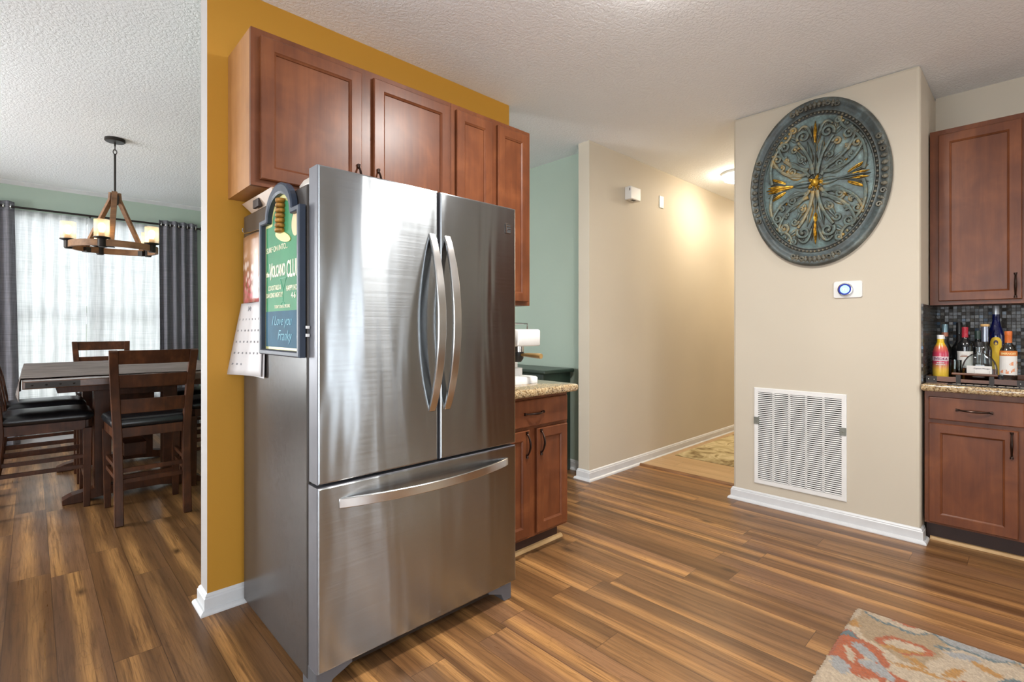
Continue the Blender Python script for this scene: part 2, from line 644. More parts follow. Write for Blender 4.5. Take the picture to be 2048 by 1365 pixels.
def wall(name, x0, x1, y0, y1, mats, pick=None, z0=0, z1=CZ, holes=(), bevel=0):
    """box wall; holes along the long axis: (a0,a1,z0,z1)"""
    b = MB()
    longx = (x1 - x0) > (y1 - y0)
    if not holes:
        b.box(x0, x1, y0, y1, z0, z1)
    else:
        cuts = sorted(holes)
        a = x0 if longx else y0
        end = x1 if longx else y1

        def piece(p, q, zz0, zz1):
            if q - p > 1e-4 and zz1 - zz0 > 1e-4:
                b.box(p, q, y0, y1, zz0, zz1) if longx else b.box(x0, x1, p, q, zz0, zz1)
        for h0, h1, hz0, hz1 in cuts:
            piece(a, h0, z0, z1)
            piece(h0, h1, z0, hz0)
            piece(h0, h1, hz1, z1)
            a = h1
        piece(a, end, z0, z1)
    bmesh.ops.recalc_face_normals(b.bm, faces=b.bm.faces)
    if pick:
        for f in b.bm.faces:
            f.normal_update()
            f.material_index = pick(f.normal)
    return struct(b.build(name, mats, bevel=bevel))


XL, YB = -2.9, -3.3                # left wall face, wall behind the camera
YF, XG = 7.25, 3.41                # dining window wall, green wall
b = MB(); b.box(XL - .2, 8.2, YB - .2, YF + .2, -.1, 0)
struct(b.build('floor', 'floor'))
b = MB(); b.box(XL - .2, 8.2, YB - .2, YF + .2, CZ, CZ + .1)
struct(b.build('ceiling', 'ceiling'))
b = MB(); b.box(3.96, 8.0, 1.51, 2.475, 0, .012)
struct(b.build('floor_hall', 'hall_floor'))
b = MB(); b.loft([[(3.925, y, 0), (3.93, y, .010), (3.945, y, .016), (3.962, y, .016), (3.962, y, 0)] for y in (1.51, 2.475)])
struct(b.build('trim_1', wood('threshold_strip', srgb(104, 70, 42), srgb(128, 88, 54), srgb(146, 104, 66), .4, 0, 'y')))

wall('wall_center', .545, 2.339, 2.468, 2.575, ['yellow', 'white_paint', 'green'],
     lambda n: 0 if n.y < -.5 else (2 if n.y > .5 else 1))
wall('wall_hall', 3.235, 8.0, 2.475, 2.585, ['cream', 'green'], lambda n: 1 if n.y > .5 else 0)
wall('wall_green', XG, XG + .12, 2.585, YF, ['green'])
wall('wall_right', 3.67, 8.0, .449, 1.51, ['cream'], bevel=.018)
wall('wall_kitchen', 4.30, 4.42, YB, .449, ['cream'])
wall('wall_end', 8.0, 8.1, .4, 2.6, ['cream'])
WIN = (-.22, 1.28, .42, 2.44)
wall('wall_back', XL, XG + .12, YF, YF + .14, ['green', 'trim'], lambda n: 0 if n.y < -.5 else 1, holes=[(-2.7, -1.8, .42, 2.36), WIN])
wall('wall_front', XL, 4.42, YB - .14, YB, ['cream', 'trim'], lambda n: 0 if n.y > .5 else 1, holes=[(-1.9, .9, .02, 2.12), (3.02, 3.40, .15, 2.12), (3.77, 3.93, .15, 2.12)])
wall('wall_left', XL - .14, XL, YB, YF, ['cream', 'trim'], lambda n: 0 if n.x > .5 else 1,
     holes=[(-1.5, 1.9, .45, 2.35), (4.2, 5.8, .55, 2.35)])


def window(name, axis, a0, a1, z0, z1, d0, d1, mullions, rail):
    """axis 'x': opening spans X, depth along Y d0..d1"""
    T = (lambda a, d, z: (a, d, z)) if axis == 'x' else (lambda a, d, z: (d, a, z))
    f = MB()
    t = .05
    f.box(a0, a0 + t, d0, d1, z0, z1, T); f.box(a1 - t, a1, d0, d1, z0, z1, T)
    f.box(a0 + t, a1 - t, d0, d1, z0, z0 + t, T); f.box(a0 + t, a1 - t, d0, d1, z1 - t, z1, T)
    for m in mullions:
        f.box(m - .035, m + .035, d0, d1, z0 + t, z1 - t, T)
    if rail:
        f.box(a0 + t, a1 - t, d0 + .01, d1 - .01, rail - .02, rail + .02, T)
    fr = struct(f.build(name, 'trim', bevel=.004))
    dm = (d0 + d1) / 2
    g = MB()
    g.box(a0 + t, a1 - t, dm - .003, dm + .003, z0 + t, z1 - t, T)
    g.build('window_pane', 'pane', fr)
    return fr


window('window_1', 'x', WIN[0], WIN[1], WIN[2], WIN[3], YF + .05, YF + .11, [.53], 1.38)
window('added_window_2', 'y', -1.5, 1.9, .45, 2.35, XL - .11, XL - .05, [-.36, .76], 1.4)  # unseen opening, added to let the main kitchen fill in
window('added_window_3', 'y', 4.2, 5.8, .55, 2.35, XL - .11, XL - .05, [5.0], 1.4)  # unseen opening, added for the dining side fill
window('added_window_4', 'x', -2.7, -1.8, .42, 2.36, YF + .05, YF + .11, [], 1.38)  # unseen opening, added to brighten the dining room
window('window_5', 'x', 3.02, 3.40, .15, 2.12, YB - .11, YB - .05, [], 0)
window('window_6', 'x', 3.77, 3.93, .15, 2.12, YB - .11, YB - .05, [], 0)
window('added_door_1', 'x', -1.9, .9, .02, 2.12, YB - .11, YB - .05, [-.5], 0)  # unseen glass door, put here to let in fill behind the camera


def sweep(name, path, prof, mat, closed=False):
    """profile (out, z) swept along an XY polyline; `out` lies to the right of travel, mitred"""
    n = len(path)
    rings = []
    for i in range(n):
        p = Vector(path[i])
        d0 = (p - Vector(path[i - 1])).normalized() if i > 0 else None
        d1 = (Vector(path[i + 1]) - p).normalized() if i < n - 1 else None
        d0 = d0 or d1
        d1 = d1 or d0
        n0, n1 = Vector((d0.y, -d0.x)), Vector((d1.y, -d1.x))
        m = (n0 + n1)
        m = m / (1 + n0.dot(n1))
        rings.append([(p.x + m.x * o, p.y + m.y * o, z) for o, z in prof])
    b = MB()
    b.loft(rings)
    return struct(b.build(name, mat))


BASE = [(0, 0), (.030, 0), (.030, .006), (.026, .014), (.019, .019), (.013, .020), (.013, .064), (.009, .069), (.009, .074), (.005, .080), (0, .084)]
sweep('baseboard_center', [(2.339, 2.575), (.545, 2.575), (.545, 2.468), (1.6, 2.468)], BASE, 'trim')
sweep('baseboard_hall', [(3.41, 2.585), (3.235, 2.585), (3.235, 2.475), (8.0, 2.475)], BASE, 'trim')
sweep('baseboard_right', [(8.0, 1.51), (3.67, 1.51), (3.67, .449), (3.76, .449)], BASE, 'trim')
sweep('baseboard_green', [(XG, YF), (XG, 2.60)], BASE, 'trim')
sweep('baseboard_back', [(XL, YF), (XG, YF)], BASE, 'trim')
sweep('baseboard_left', [(XL, YB), (XL, YF)], BASE, 'trim')
sweep('trim_2', [(XL, YF), (XG, YF)], [(0, CZ), (.035, CZ), (.035, CZ - .008), (.018, CZ - .024), (0, CZ - .04)], 'trim')

# daylight comes in over a lawn; hedge beyond the dining window
b = MB(); b.box(-9, 10, YF + .3, YF + 12, -.3, -.2)
struct(b.build('ground', plain('lawn', srgb(150, 160, 130), .9, scale=3)))


def leafy(name, label, c, r, n, mat, seed):
    rnd = random.Random(seed)
    b = MB()
    for _ in range(n):
        v = Vector((rnd.gauss(0, 1), rnd.gauss(0, 1), rnd.gauss(0, 1))).normalized() * (rnd.random() ** .4)
        p = Vector(c) + Vector((v.x * r[0], v.y * r[1], v.z * r[2]))
        s = .10 + .10 * rnd.random()
        a = Vector((rnd.gauss(0, 1), rnd.gauss(0, 1), rnd.gauss(0, 1))).normalized()
        d = a.orthogonal().normalized()
        e = a.cross(d)
        b._f([b.bm.verts.new(p + q) for q in (d * s, e * s * .45, -d * s, -e * s * .45)])
    t = tag(b.build(name, mat, recalc=False), label, 'shrub')
    return t


_leaf = plain('hedge_leaves', srgb(138, 160, 112), .6, var=.2)
leafy('hedge_shrub', 'leafy green shrub outside, behind the sheer curtain on its left half', (-.5, 10.2, 1.1), (1.3, .7, 1.5), 900, _leaf, 3)
leafy('hedge_shrub', 'leafy green shrub outside, behind the sheer curtain on its right half', (2.0, 10.8, 1.2), (1.3, .7, 1.6), 900, _leaf, 4)


# ------------------------------------------------------------------ refrigerator
def front_slab(b, T, u0, u1, z0, z1, d0, d1, c=.006):
    """slab with softened front edges; d grows toward the room"""
    L = []
    for ins, d in ((0, d0), (0, d1 - c), (c * .3, d1 - c * .3), (c, d1)):
        L.append([T(u0 + ins, d, z0 + ins), T(u1 - ins, d, z0 + ins), T(u1 - ins, d, z1 - ins), T(u0 + ins, d, z1 - ins)])
    b.loft(L)


def build_fridge():
    t = thing('refrigerator', 'tall stainless french-door refrigerator with bottom freezer drawer', 'refrigerator', (1.13, 2.05, 0))
    b = MB(); b.box(.676, 1.585, 1.712, 2.42, .03, 1.722)
    b.build('body', 'fridge_side', t, bevel=.006)
    FY = 1.631
    T = lambda u, d, z: (u, FY + .072 - d, z)
    for nm, u0, u1 in (('left', .679, 1.158), ('right', 1.170, 1.587)):
        b = MB(); front_slab(b, T, u0, u1, .709, 1.771, 0, .072)
        bmesh.ops.recalc_face_normals(b.bm, faces=b.bm.faces)
        for f in b.bm.faces:
            f.normal_update(); f.material_index = 0 if f.normal.y < -.5 else 1
        d = b.build('door', ['steel', 'steel_edge'], t)
        hx = 1.130 if nm == 'left' else 1.203
        N = 24
        path = []
        for k in range(N + 1):
            s_ = k / N
            path.append((hx, FY + .004 - .070 * sin(PI * s_) ** .75, .905 + (1.598 - .905) * s_))
        h = MB(); h.bar(path, [.030 + .008 * sin(PI * k / N) for k in range(N + 1)], .013)
        h.build('handle', 'steel_bar', d, bevel=.003, smooth=True)
        if nm == 'right':
            bd = MB(); bd.box(1.523, 1.553, FY - .0025, FY + .001, 1.655, 1.695)
            bg = bd.build('badge', plain('dark_badge', srgb(60, 60, 60), .3), d)
            w = MB()
            w.box(1.522, 1.527, FY - .004, FY - .002, 1.654, 1.696)
            w.box(1.553, 1.555, FY - .004, FY - .002, 1.654, 1.696)
            w.box(1.527, 1.553, FY - .004, FY - .002, 1.6935, 1.696); w.box(1.527, 1.553, FY - .004, FY - .002, 1.654, 1.656)
            w.box(1.528, 1.551, FY - .004, FY - .002, 1.6835, 1.6875)
            w.bar([(1.528, FY - .003, 1.6655), (1.538, FY - .003, 1.673), (1.551, FY - .003, 1.674)], .0025, .002, (0, 1, 0))
            w.build('badge_mark', 'chrome', bg)
    b = MB(); front_slab(b, T, .677, 1.586, .084, .699, 0, .074)
    bmesh.ops.recalc_face_normals(b.bm, faces=b.bm.faces)
    for f in b.bm.faces:
        f.normal_update(); f.material_index = 0 if f.normal.y < -.5 else 1
    dr = b.build('freezer_drawer', ['steel', 'steel_edge'], t)
    N = 28
    path = []
    for k in range(N + 1):
        s_ = k / N
        path.append((.752 + (1.535 - .752) * s_, FY + .002 - .066 * sin(PI * s_) ** .75, .634))
    h = MB(); h.bar(path, .034, .013, (0, 0, 1))
    h.build('handle', 'steel_bar', dr, bevel=.003, smooth=True)
    # gaskets, hinge covers, feet, toe grille
    b = MB(); b.box(.69, 1.575, 1.69, 1.715, .09, 1.76)
    b.build('gasket', 'black', t)
    for x0, x1 in ((.682, .80), (1.46, 1.58)):
        b = MB()
        b.loft([[(x, y, z) for x, z in ((x0, 1.722), (x1, 1.722), (x1, zz), (x0, zz))] for y, zz in ((1.655, 1.746), (1.76, 1.745), (1.80, 1.732))])
        b.build('hinge_cover', 'hinge', t, bevel=.004)
    for x0, x1, s_ in ((.679, .738, 1), (1.515, 1.575, -1)):
        b = MB()
        xa, xb = (x0, x1) if s_ > 0 else (x1, x0)
        b.loft([[(xa, y, .080), (xa, y, .0), (xa + (xb - xa) * .7, y, .0), (xb, y, .035), (xb + (xb - xa) * 1.2, y, .062), (xb + (xb - xa) * 1.2, y, .080)] for y in (1.648, 1.76)])
        b.build('foot', 'grey_plastic', t, bevel=.003)
    b = MB(); b.box(.70, 1.56, 1.672, 1.70, .045, .085)
    b.build('toe_grille', 'iron', t)
    # shelf clips seen beside the sign
    return t


build_fridge()


# ------------------------------------------------------------------ cabinets
def panel_door(b, T, u0, u1, z0, z1, d0, fw=.050):
    d1 = d0 + .020
    L = []
    for ins, d in ((0, d0), (0, d1 - .004), (.004, d1), (fw, d1), (fw + .003, d1 - .003), (fw + .009, d1 - .0075), (fw + .010, d1 - .012)):
        L.append([T(u0 + ins, d, z0 + ins), T(u1 - ins, d, z0 + ins), T(u1 - ins, d, z1 - ins), T(u0 + ins, d, z1 - ins)])
    b.loft(L)


def pull(T, u, z, d, vert=True, L=.115, mat='bronze', parent=None):
    """arched bronze pull with belled ends"""
    b = MB()
    N = 14
    path, rr = [], []
    for k in range(N + 1):
        s_ = k / N
        a = (s_ - .5) * L
        out = d + .006 + .024 * sin(PI * s_) ** .8
        path.append(T(u, out, z + a) if vert else T(u + a, out, z))
        rr.append(.0042 + .0022 * sin(PI * s_) ** 2)
    b.tube(path, rr, 8)
    for sgn in (-1, 1):
        a0, a1, a2 = sgn * (L / 2 - .004), sgn * (L / 2 + .004), sgn * (L / 2 + .012)
        for (p, q, r0, r1) in ((a0, a1, .004, .0065), (a1, a2, .0065, .008)):
            P0 = T(u, d + .006, z + p) if vert else T(u + p, d + .006, z)
            P1 = T(u, d + .005, z + q) if vert else T(u + q, d + .005, z)
            b.cyl(P0, P1, r0, r1, 10)
        c = sgn * (L / 2 - .002)
        P0 = T(u, d - .001, z + c) if vert else T(u + c, d - .001, z)
        P1 = T(u, d + .009, z + c) if vert else T(u + c, d + .009, z)
        b.cyl(P0, P1, .006, .005, 10)
    return b.build('handle', mat, parent, smooth=True)


def cabinet(name, label, T, w, depth, z0, z1, doors, drawers=(), toe=0, side=None, center=(0, 0, 0)):
    """T(u,d,z): u 0..w across the front, d out of the face frame (body behind is negative)"""
    t = thing(name, label, 'cabinet', center)
    b = MB()
    zt = z0 + toe
    b.box(0, w, -depth, -.018, zt, z1, T)
    b.build('carcass', side or 'cab', t)
    # face frame with openings behind the doors: stiles, rails
    f = MB()
    f.box(0, w, -.019, 0, zt, z1, T)
    f.build('face_frame', 'cab', t, bevel=.001)
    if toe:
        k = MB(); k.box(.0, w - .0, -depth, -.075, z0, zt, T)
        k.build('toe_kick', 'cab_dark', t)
    for (u0, u1, a, c, hu, hz) in doors:
        d = MB(); panel_door(d, T, u0, u1, a, c, .001)
        do = d.build('door', 'cab', t)
        if hu is not None:
            pull(T, hu, hz, .021, True, parent=do)
    for (u0, u1, a, c, hu) in drawers:
        d = MB(); front_slab(d, T, u0, u1, a, c, .001, .021, .005)
        do = d.build('drawer', 'cab', t)
        pull(T, hu, (a + c) / 2, .021, False, .125, parent=do)
    return t


TM = lambda x0, yf: (lambda u, d, z: (x0 + u, yf - d, z))
# over the refrigerator and to its right
cabinet('wall_cabinet', 'short two-door cherry wall cabinet above the refrigerator', TM(.626, 2.15), .985, .317, 1.80, 2.43,
        [(.032, .466, 1.826, 2.400, .446, 1.905), (.526, .965, 1.826, 2.400, .546, 1.905)], side='cab_side', center=(1.12, 2.3, 1.8))
cabinet('wall_cabinet', 'tall narrow-door cherry wall cabinet right of the refrigerator, over the coffee counter', TM(1.612, 2.15), .600, .317, 1.367, 2.43,
        [(.026, .278, 1.39, 2.400, .258, 1.47), (.322, .572, 1.39, 2.400, .342, 1.47)], center=(1.91, 2.3, 1.367))
cabinet('base_cabinet', 'cherry base cabinet right of the refrigerator under the speckled counter end', TM(1.61, 1.87), .622, .59, 0, .874,
        [(.02, .297, .125, .688, .270, .615), (.352, .605, .125, .688, .380, .615)],
        [(.02, .605, .705, .848, .325)], toe=.106, center=(1.92, 2.2, 0))
b = MB(); b.loft([[(x, 1.945, 0), (x, 1.945 - .019, 0), (x, 1.945 - .018, .008), (x, 1.945 - .011, .016), (x, 1.945, .019)] for x in (1.61, 2.262)])
struct(b.build('trim_3', 'raw_wood'))


def counter(name, label, x0, x1, y0, y1, front, corner):
    b = MB()
    z0, z1 = .874, .914
    L = []
    for ins, z in ((.006, z0), (.0, z0 + .010), (0, z1 - .010), (.004, z1 - .003), (.012, z1)):
        L.append([(x, y, z) for x, y in rrect(x0 + ins, x1 - ins, y0 + ins, y1 - ins, corner, 4)])
    b.loft(L)
    return tag(b.build(name, 'granite', smooth=True, ang=60), label, 'countertop')


counter('countertop', 'speckled beige counter slab beside the refrigerator with the white espresso machine', 1.60, 2.25, 1.79, 2.466, 'y', .02)
counter('countertop', 'speckled beige counter slab carrying the tray of bottles', 3.655, 4.298, -2.4, .446, 'x', .004)
TR = lambda yt, xf: (lambda u, d, z: (xf - d, yt - u, z))
YR = .437
cabinet('base_cabinet', 'cherry base cabinet in the right corner below the tray of bottles', TR(YR, 3.72), .80, .57, 0, .874,
        [(.020, .382, .125, .690, .357, .615), (.410, .775, .125, .690, .44, .615)],
        [(.020, .404, .712, .840, .212), (.424, .775, .712, .840, .60)], toe=.112, center=(4.0, .04, 0))
cabinet('base_cabinet', 'cherry base cabinet farther along the right wall', TR(YR - .802, 3.72), .90, .57, 0, .874,
        [(.020, .44, .125, .690, .41, .615), (.46, .88, .125, .690, .49, .615)],
        [(.020, .44, .712, .840, .23), (.46, .88, .712, .840, .67)], toe=.112, center=(4.0, -.8, 0))
cabinet('wall_cabinet', 'dark cherry wall cabinet in the right corner above the bottles', TR(.443, 3.985), .80, .313, 1.37, 2.432,
        [(.042, .398, 1.393, 2.400, .372, 1.47), (.42, .775, 1.393, 2.400, .446, 1.47)], center=(4.15, .04, 1.37))
cabinet('wall_cabinet', 'dark cherry wall cabinet farther along the right wall', TR(.443 - .802, 3.985), .90, .313, 1.37, 2.432,
        [(.025, .44, 1.393, 2.400, .41, 1.47), (.46, .875, 1.393, 2.400, .49, 1.47)], center=(4.15, -.8, 1.37))
b = MB(); b.loft([[(3.797, y, 0), (3.778, y, 0), (3.779, y, .008), (3.786, y, .016), (3.797, y, .019)] for y in (-1.265, .42)])
struct(b.build('trim_4', wood('pale_oak_strip_side', srgb(186, 148, 100), srgb(206, 168, 116), srgb(222, 186, 134), .5, 0, 'y')))
b = MB(); b.box(4.292, 4.2999, -2.4, .440, .914, 1.37)
struct(b.build('trim_5', 'mosaic'))
b = MB(); b.box(3.69, 4.292, .440, .4485, .914, 1.37)
struct(b.build('trim_6', 'mosaic'))


# ------------------------------------------------------------------ oval wall medallion
def medallion_mat(name, gold=False, rim=False):
    g = G(name)
    p = g.co()
    n1 = g.noise(p, 9, 4, .6)
    n2 = g.noise(p, 60, 3, .6)
    if gold:
        c = g.ramp(n2, [(.35, srgb(92, 74, 34)), (.5, srgb(176, 132, 32)), (.65, srgb(226, 184, 70))])
        return g.set(color=c, metal=.55, rough=.36)
    c = g.ramp(n1, [(.3, srgb(70, 86, 88)), (.5, srgb(98, 122, 122)), (.7, srgb(132, 158, 154))])
    if rim:
        c = g.ramp(n1, [(.3, srgb(54, 62, 64)), (.5, srgb(76, 88, 90)), (.7, srgb(104, 124, 128))])
    c = g.mix(g.math('MULTIPLY', g.ramp(n2, [(.45, 1), (.6, 0)]), .35), c, srgb(62, 58, 48))
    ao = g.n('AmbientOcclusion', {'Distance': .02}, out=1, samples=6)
    crevice_shade = g.ramp(ao, [(.50, 1), (.92, 0)])  # occlusion shade painted into the crevices of the relief
    c = g.mix(g.math('MULTIPLY', crevice_shade, .85), c, srgb(40, 35, 24))
    pt = g.n('NewGeometry', out='Pointiness')
    c = g.mix(g.math('MULTIPLY', g.ramp(pt, [(.52, 0), (.60, 1)]), g.ramp(n1, [(.5, .1), (.62, .25 if rim else .8)])), c, srgb(178, 140, 60))
    return g.set(color=c, rough=.5, metal=.15, normal=g.bump(n2, .12, .002))


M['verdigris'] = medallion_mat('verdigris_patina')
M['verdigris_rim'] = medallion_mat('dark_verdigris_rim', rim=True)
M['antique_gold'] = medallion_mat('antique_gold_leaf', True)


def build_medallion():
    cy, cz, A, B = .977, 2.171, .402, .538
    t = thing('wall_medallion', 'large oval verdigris medallion with gilded scroll relief on the cream wall', 'wall decor', (3.669, cy, cz))
    T = lambda u, v, d: (3.669 - d, cy - u, cz + v)
    E = lambda u, v, d: T(u * A, v * B, d)              # normalised ellipse coordinates
    prof = [(1.0, 0), (1.0, .022), (.992, .034), (.975, .040), (.945, .038), (.92, .030), (.885, .024), (.862, .030), (.845, .030), (.83, .020), (.81, .018),
            (.80, .023), (.79, .023), (.775, .014), (.5, .012), (.02, .012)]
    b = MB()
    seg = 96
    b.loft([[E(r * cos(2 * PI * i / seg), r * sin(2 * PI * i / seg), d) for i in range(seg)] for r, d in prof])
    for f in b.bm.faces:
        c_ = f.calc_center_median()
        q = ((c_.y - cy) / A) ** 2 + ((c_.z - cz) / B) ** 2
        f.material_index = 1 if q > .785 ** 2 else 0
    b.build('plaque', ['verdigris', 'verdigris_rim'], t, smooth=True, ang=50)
    b = MB()
    nb = 92
    for i in range(nb):
        a = 2 * PI * i / nb
        b.ball(E(.826 * cos(a), .826 * sin(a), .026), .0085, 7, 5)
    b.build('bead_ring', 'verdigris_rim', t, smooth=True)
    sc, gd = MB(), MB()
    D = .019
    SCALE_R = 1.35

    def curve(pts, r0, r1, m, k=1.0):
        n = len(pts)
        path = [E(u, v, D) for u, v in pts]
        m.tube(path, [SCALE_R * (r0 + (r1 - r0) * (i / (n - 1))) for i in range(n)], 8)

    def spiral(cx, cy_, R, a0, turns, r0, m, sgn=1, rin=.25):
        n = int(14 * abs(turns)) + 6
        pts = []
        for i in range(n + 1):
            s_ = i / n
            a = a0 + sgn * 2 * PI * turns * s_
            r = R * (1 - (1 - rin) * s_)
            pts.append((cx + r * cos(a) / 1.0, cy_ + r * sin(a) * .76))
        curve(pts, r0, r0 * .75, m)
        e = pts[-1]
        m.ball(E(e[0], e[1], D + .002), r0 * 1.5, 8, 5)
        return pts[0]

    def leaf(p, q, w, h, m):
        p, q = Vector(p), Vector(q)
        d = q - p
        nrm = Vector((-d.y, d.x)) / max(d.length, 1e-6)
        R = []
        for k in range(9):
            s_ = k / 8
            c = p + d * s_
            ww = w * (sin(PI * min(1, .06 + s_ * .94)) ** .8) * (1.15 - .5 * s_) + .003
            hh = h * sin(PI * (.1 + .8 * s_))
            R.append([E(c.x + nrm.x * ww * e, c.y + nrm.y * ww * e, .012 + hh * g_) for e, g_ in ((-1, 0), (-.65, .6), (-.2, .55), (0, 1), (.2, .55), (.65, .6), (1, 0))])
        m.loft(R)

    def bez(p0, p1, p2, p3, n=16):
        o = []
        for i in range(n + 1):
            s_ = i / n
            q = 1 - s_
            o.append(tuple(q ** 3 * a + 3 * q * q * s_ * b_ + 3 * q * s_ * s_ * c + s_ ** 3 * d for a, b_, c, d in zip(p0, p1, p2, p3)))
        return o
    for sx in (-1, 1):
        for sy in (-1, 1):
            f = lambda u, v: (sx * u, sy * v)
            s2 = sx * sy

            def sp(cx, cy_, R, deg, turns, r0, m=sc, sgn=1, rin=.25):
                a = rad(deg)
                a = a if sx > 0 else PI - a
                a = a if sy > 0 else -a
                spiral(sx * cx, sy * cy_, R, a, turns, r0, m, sgn * s2, rin)
            # stems and C scrolls
            curve([f(*p) for p in bez((.03, .10), (.05, .30), (.16, .42), (.25, .52))], .010, .007, sc)
            sp(.17, .58, .10, -30, 1.2, .0085, sgn=1)
            curve([f(*p) for p in bez((.10, .16), (.34, .22), (.50, .34), (.54, .50))], .010, .007, sc)
            sp(.46, .50, .085, 0, 1.25, .008, sgn=1)
            curve([f(*p) for p in bez((.12, .12), (.34, .08), (.56, .20), (.63, .36))], .010, .007, sc)
            sp(.565, .37, .07, -10, 1.15, .0075, sgn=1)
            curve([f(*p) for p in bez((.08, .08), (.20, .22), (.32, .30), (.40, .20))], .009, .006, sc)
            sp(.34, .18, .065, 15, 1.3, .0075, sgn=-1)
            sp(.20, .30, .06, 200, 1.2, .007, sgn=-1)
            sp(.30, .44, .06, 180, 1.2, .007, sgn=-1)
            curve([f(*p) for p in bez((.64, .06), (.72, .22), (.66, .44), (.44, .56))], .009, .006, sc)
            curve([f(*p) for p in bez((.44, .56), (.36, .60), (.34, .66), (.36, .70))], .007, .006, sc)
            sp(.32, .68, .05, 20, 1.1, .007, sgn=1)
            curve([f(*p) for p in bez((.05, .55), (.10, .72), (.18, .74), (.24, .66))], .008, .005, sc)
            sp(.42, .34, .05, 100, 1.1, .0065, sgn=-1)
            sp(.50, .25, .045, 80, 1.1, .006, sgn=1)
            # acanthus leaves
            for p, q, w, h in (((.05, .22), (.12, .52), .045, .020), ((.14, .24), (.30, .46), .045, .018), ((.22, .20), (.44, .32), .045, .018), ((.20, .10), (.42, .14), .05, .02),
                               ((.26, .54), (.40, .62), .035, .014), ((.50, .42), (.60, .52), .03, .014), ((.56, .28), (.69, .34), .03, .013), ((.12, .62), (.19, .71), .03, .013),
                               ((.40, .44), (.50, .58), .03, .013), ((.30, .60), (.27, .72), .025, .012)):
                leaf(f(*p), f(*q), w, h, sc)
            # little rosettes between
            for u, v in ((.44, .62), (.50, .57), (.57, .50), (.38, .66), (.64, .42)):
                sc.ball(E(sx * u, sy * v, .018), .010, 8, 5)
            leaf(f(.36, .13), f(.44, .22), .018, .016, gd)
            for k, (u, v) in enumerate(((.72, .035), (.71, .095), (.685, .15))):
                leaf(f(.44, .012 + .02 * k), f(u, v), .022, .020, sc if k == 1 else gd)
    for sy in (-1, 1):
        # plume above and below the centre
        for k, (du, w) in enumerate(((0, .026), (-.055, .02), (.055, .02), (-.10, .018), (.10, .018))):
            leaf((du * .25, sy * .46), (du, sy * (.74 - abs(du) * .9)), w, .030 if k == 0 else .02, gd if k == 0 else sc)
        leaf((0, sy * .36), (0, sy * .50), .030, .024, gd if sy < 0 else sc)
        leaf((0, sy * .05), (0, sy * .36), .045, .020, sc)
    for sx in (-1, 1):
        leaf((sx * .05, 0), (sx * .34, 0), .05, .02, sc)
        leaf((sx * .32, 0), (sx * .74, 0), .030, .026, gd if sx < 0 else sc)
    # centre rosette
    for k in range(10):
        a = 2 * PI * k / 10
        leaf((.03 * cos(a), .03 * sin(a) * .76), (.13 * cos(a), .13 * sin(a) * .76), .028, .022, gd if k % 2 == 0 else sc)
    sc.build('scrollwork', 'verdigris', t, smooth=True)
    gd.build('gilded_leaves', 'antique_gold', t, smooth=True)
    b = MB(); b.ball(T(0, 0, .026), .026, 14, 9, (.8, 1, 1))
    b.build('boss', 'antique_gold', t, smooth=True)
    # four cartouches on the rim
    for a0 in (0, 90, 180, 270):
        c = MB()
        span = 20 if a0 in (90, 270) else 24
        for k in range(-5, 6):
            a = rad(a0 + span * k / 5)
            rr = .925
            u, v = rr * cos(a), rr * sin(a)
            if abs(k) in (5, 3):
                pts = []
                for i in range(15):
                    s_ = i / 14
                    aa = a + 2 * PI * 1.2 * s_
                    r = .040 * (1 - .7 * s_)
                    pts.append(E(u + r * cos(aa), v + r * sin(aa) * .76, .037))
                c.tube(pts, .006, 6)
            else:
                c.ball(E(u, v, .036), .016 - .001 * abs(k), 8, 5, (.7, 1, 1))
                for q in (-1, 1):
                    c.ball(E(u * (1 + .028 * q), v * (1 + .028 * q), .034), .009, 7, 5)
        c.build('rim_cartouche', 'verdigris_rim', t, smooth=True)


build_medallion()

# ------------------------------------------------------------------ thermostat, return-air grille, hall boxes
t = thing('thermostat', 'round glowing blue thermostat on a white plate below the oval medallion', 'thermostat', (3.669, .802, 1.47))
T = lambda u, v, d: (3.669 - d, .802 - u, 1.471 + v)
b = MB(); b.loft([[T(u, v, d) for u, v in rrect(-.076 + i, .076 - i, -.052 + i, .052 - i, .012, 4)] for i, d in ((0, 0), (0, .006), (.002, .008))])
b.build('mounting_plate', 'white', t)
C0 = T(-.011, 0, 0)
b = MB(); b.lathe([(.036, -.007), (.041, -.010), (.041, -.021), (.039, -.025), (.034, -.026)], C0, 36, axis='x')
b.build('ring', 'chrome', t, smooth=True)
for nm, r0, r1, d, mt in (('dial_rim', .0, .0345, .0268, emit('deep_blue_rim', (.0, .015, .22), .6)), ('screen', .0, .0255, .0275, 'screen')):
    b = MB()
    b.loft([[T(-.011 + r1 * cos(2 * PI * i / 40), r1 * sin(2 * PI * i / 40), dd) for i in range(40)] for dd in (.020, d)])
    dl = b.build(nm, mt, t)
lettering('71', lambda u, v, d: T(-.011 + u, v - .009, .0276 + d), .026, 'screen_digit', dl, 'digits')


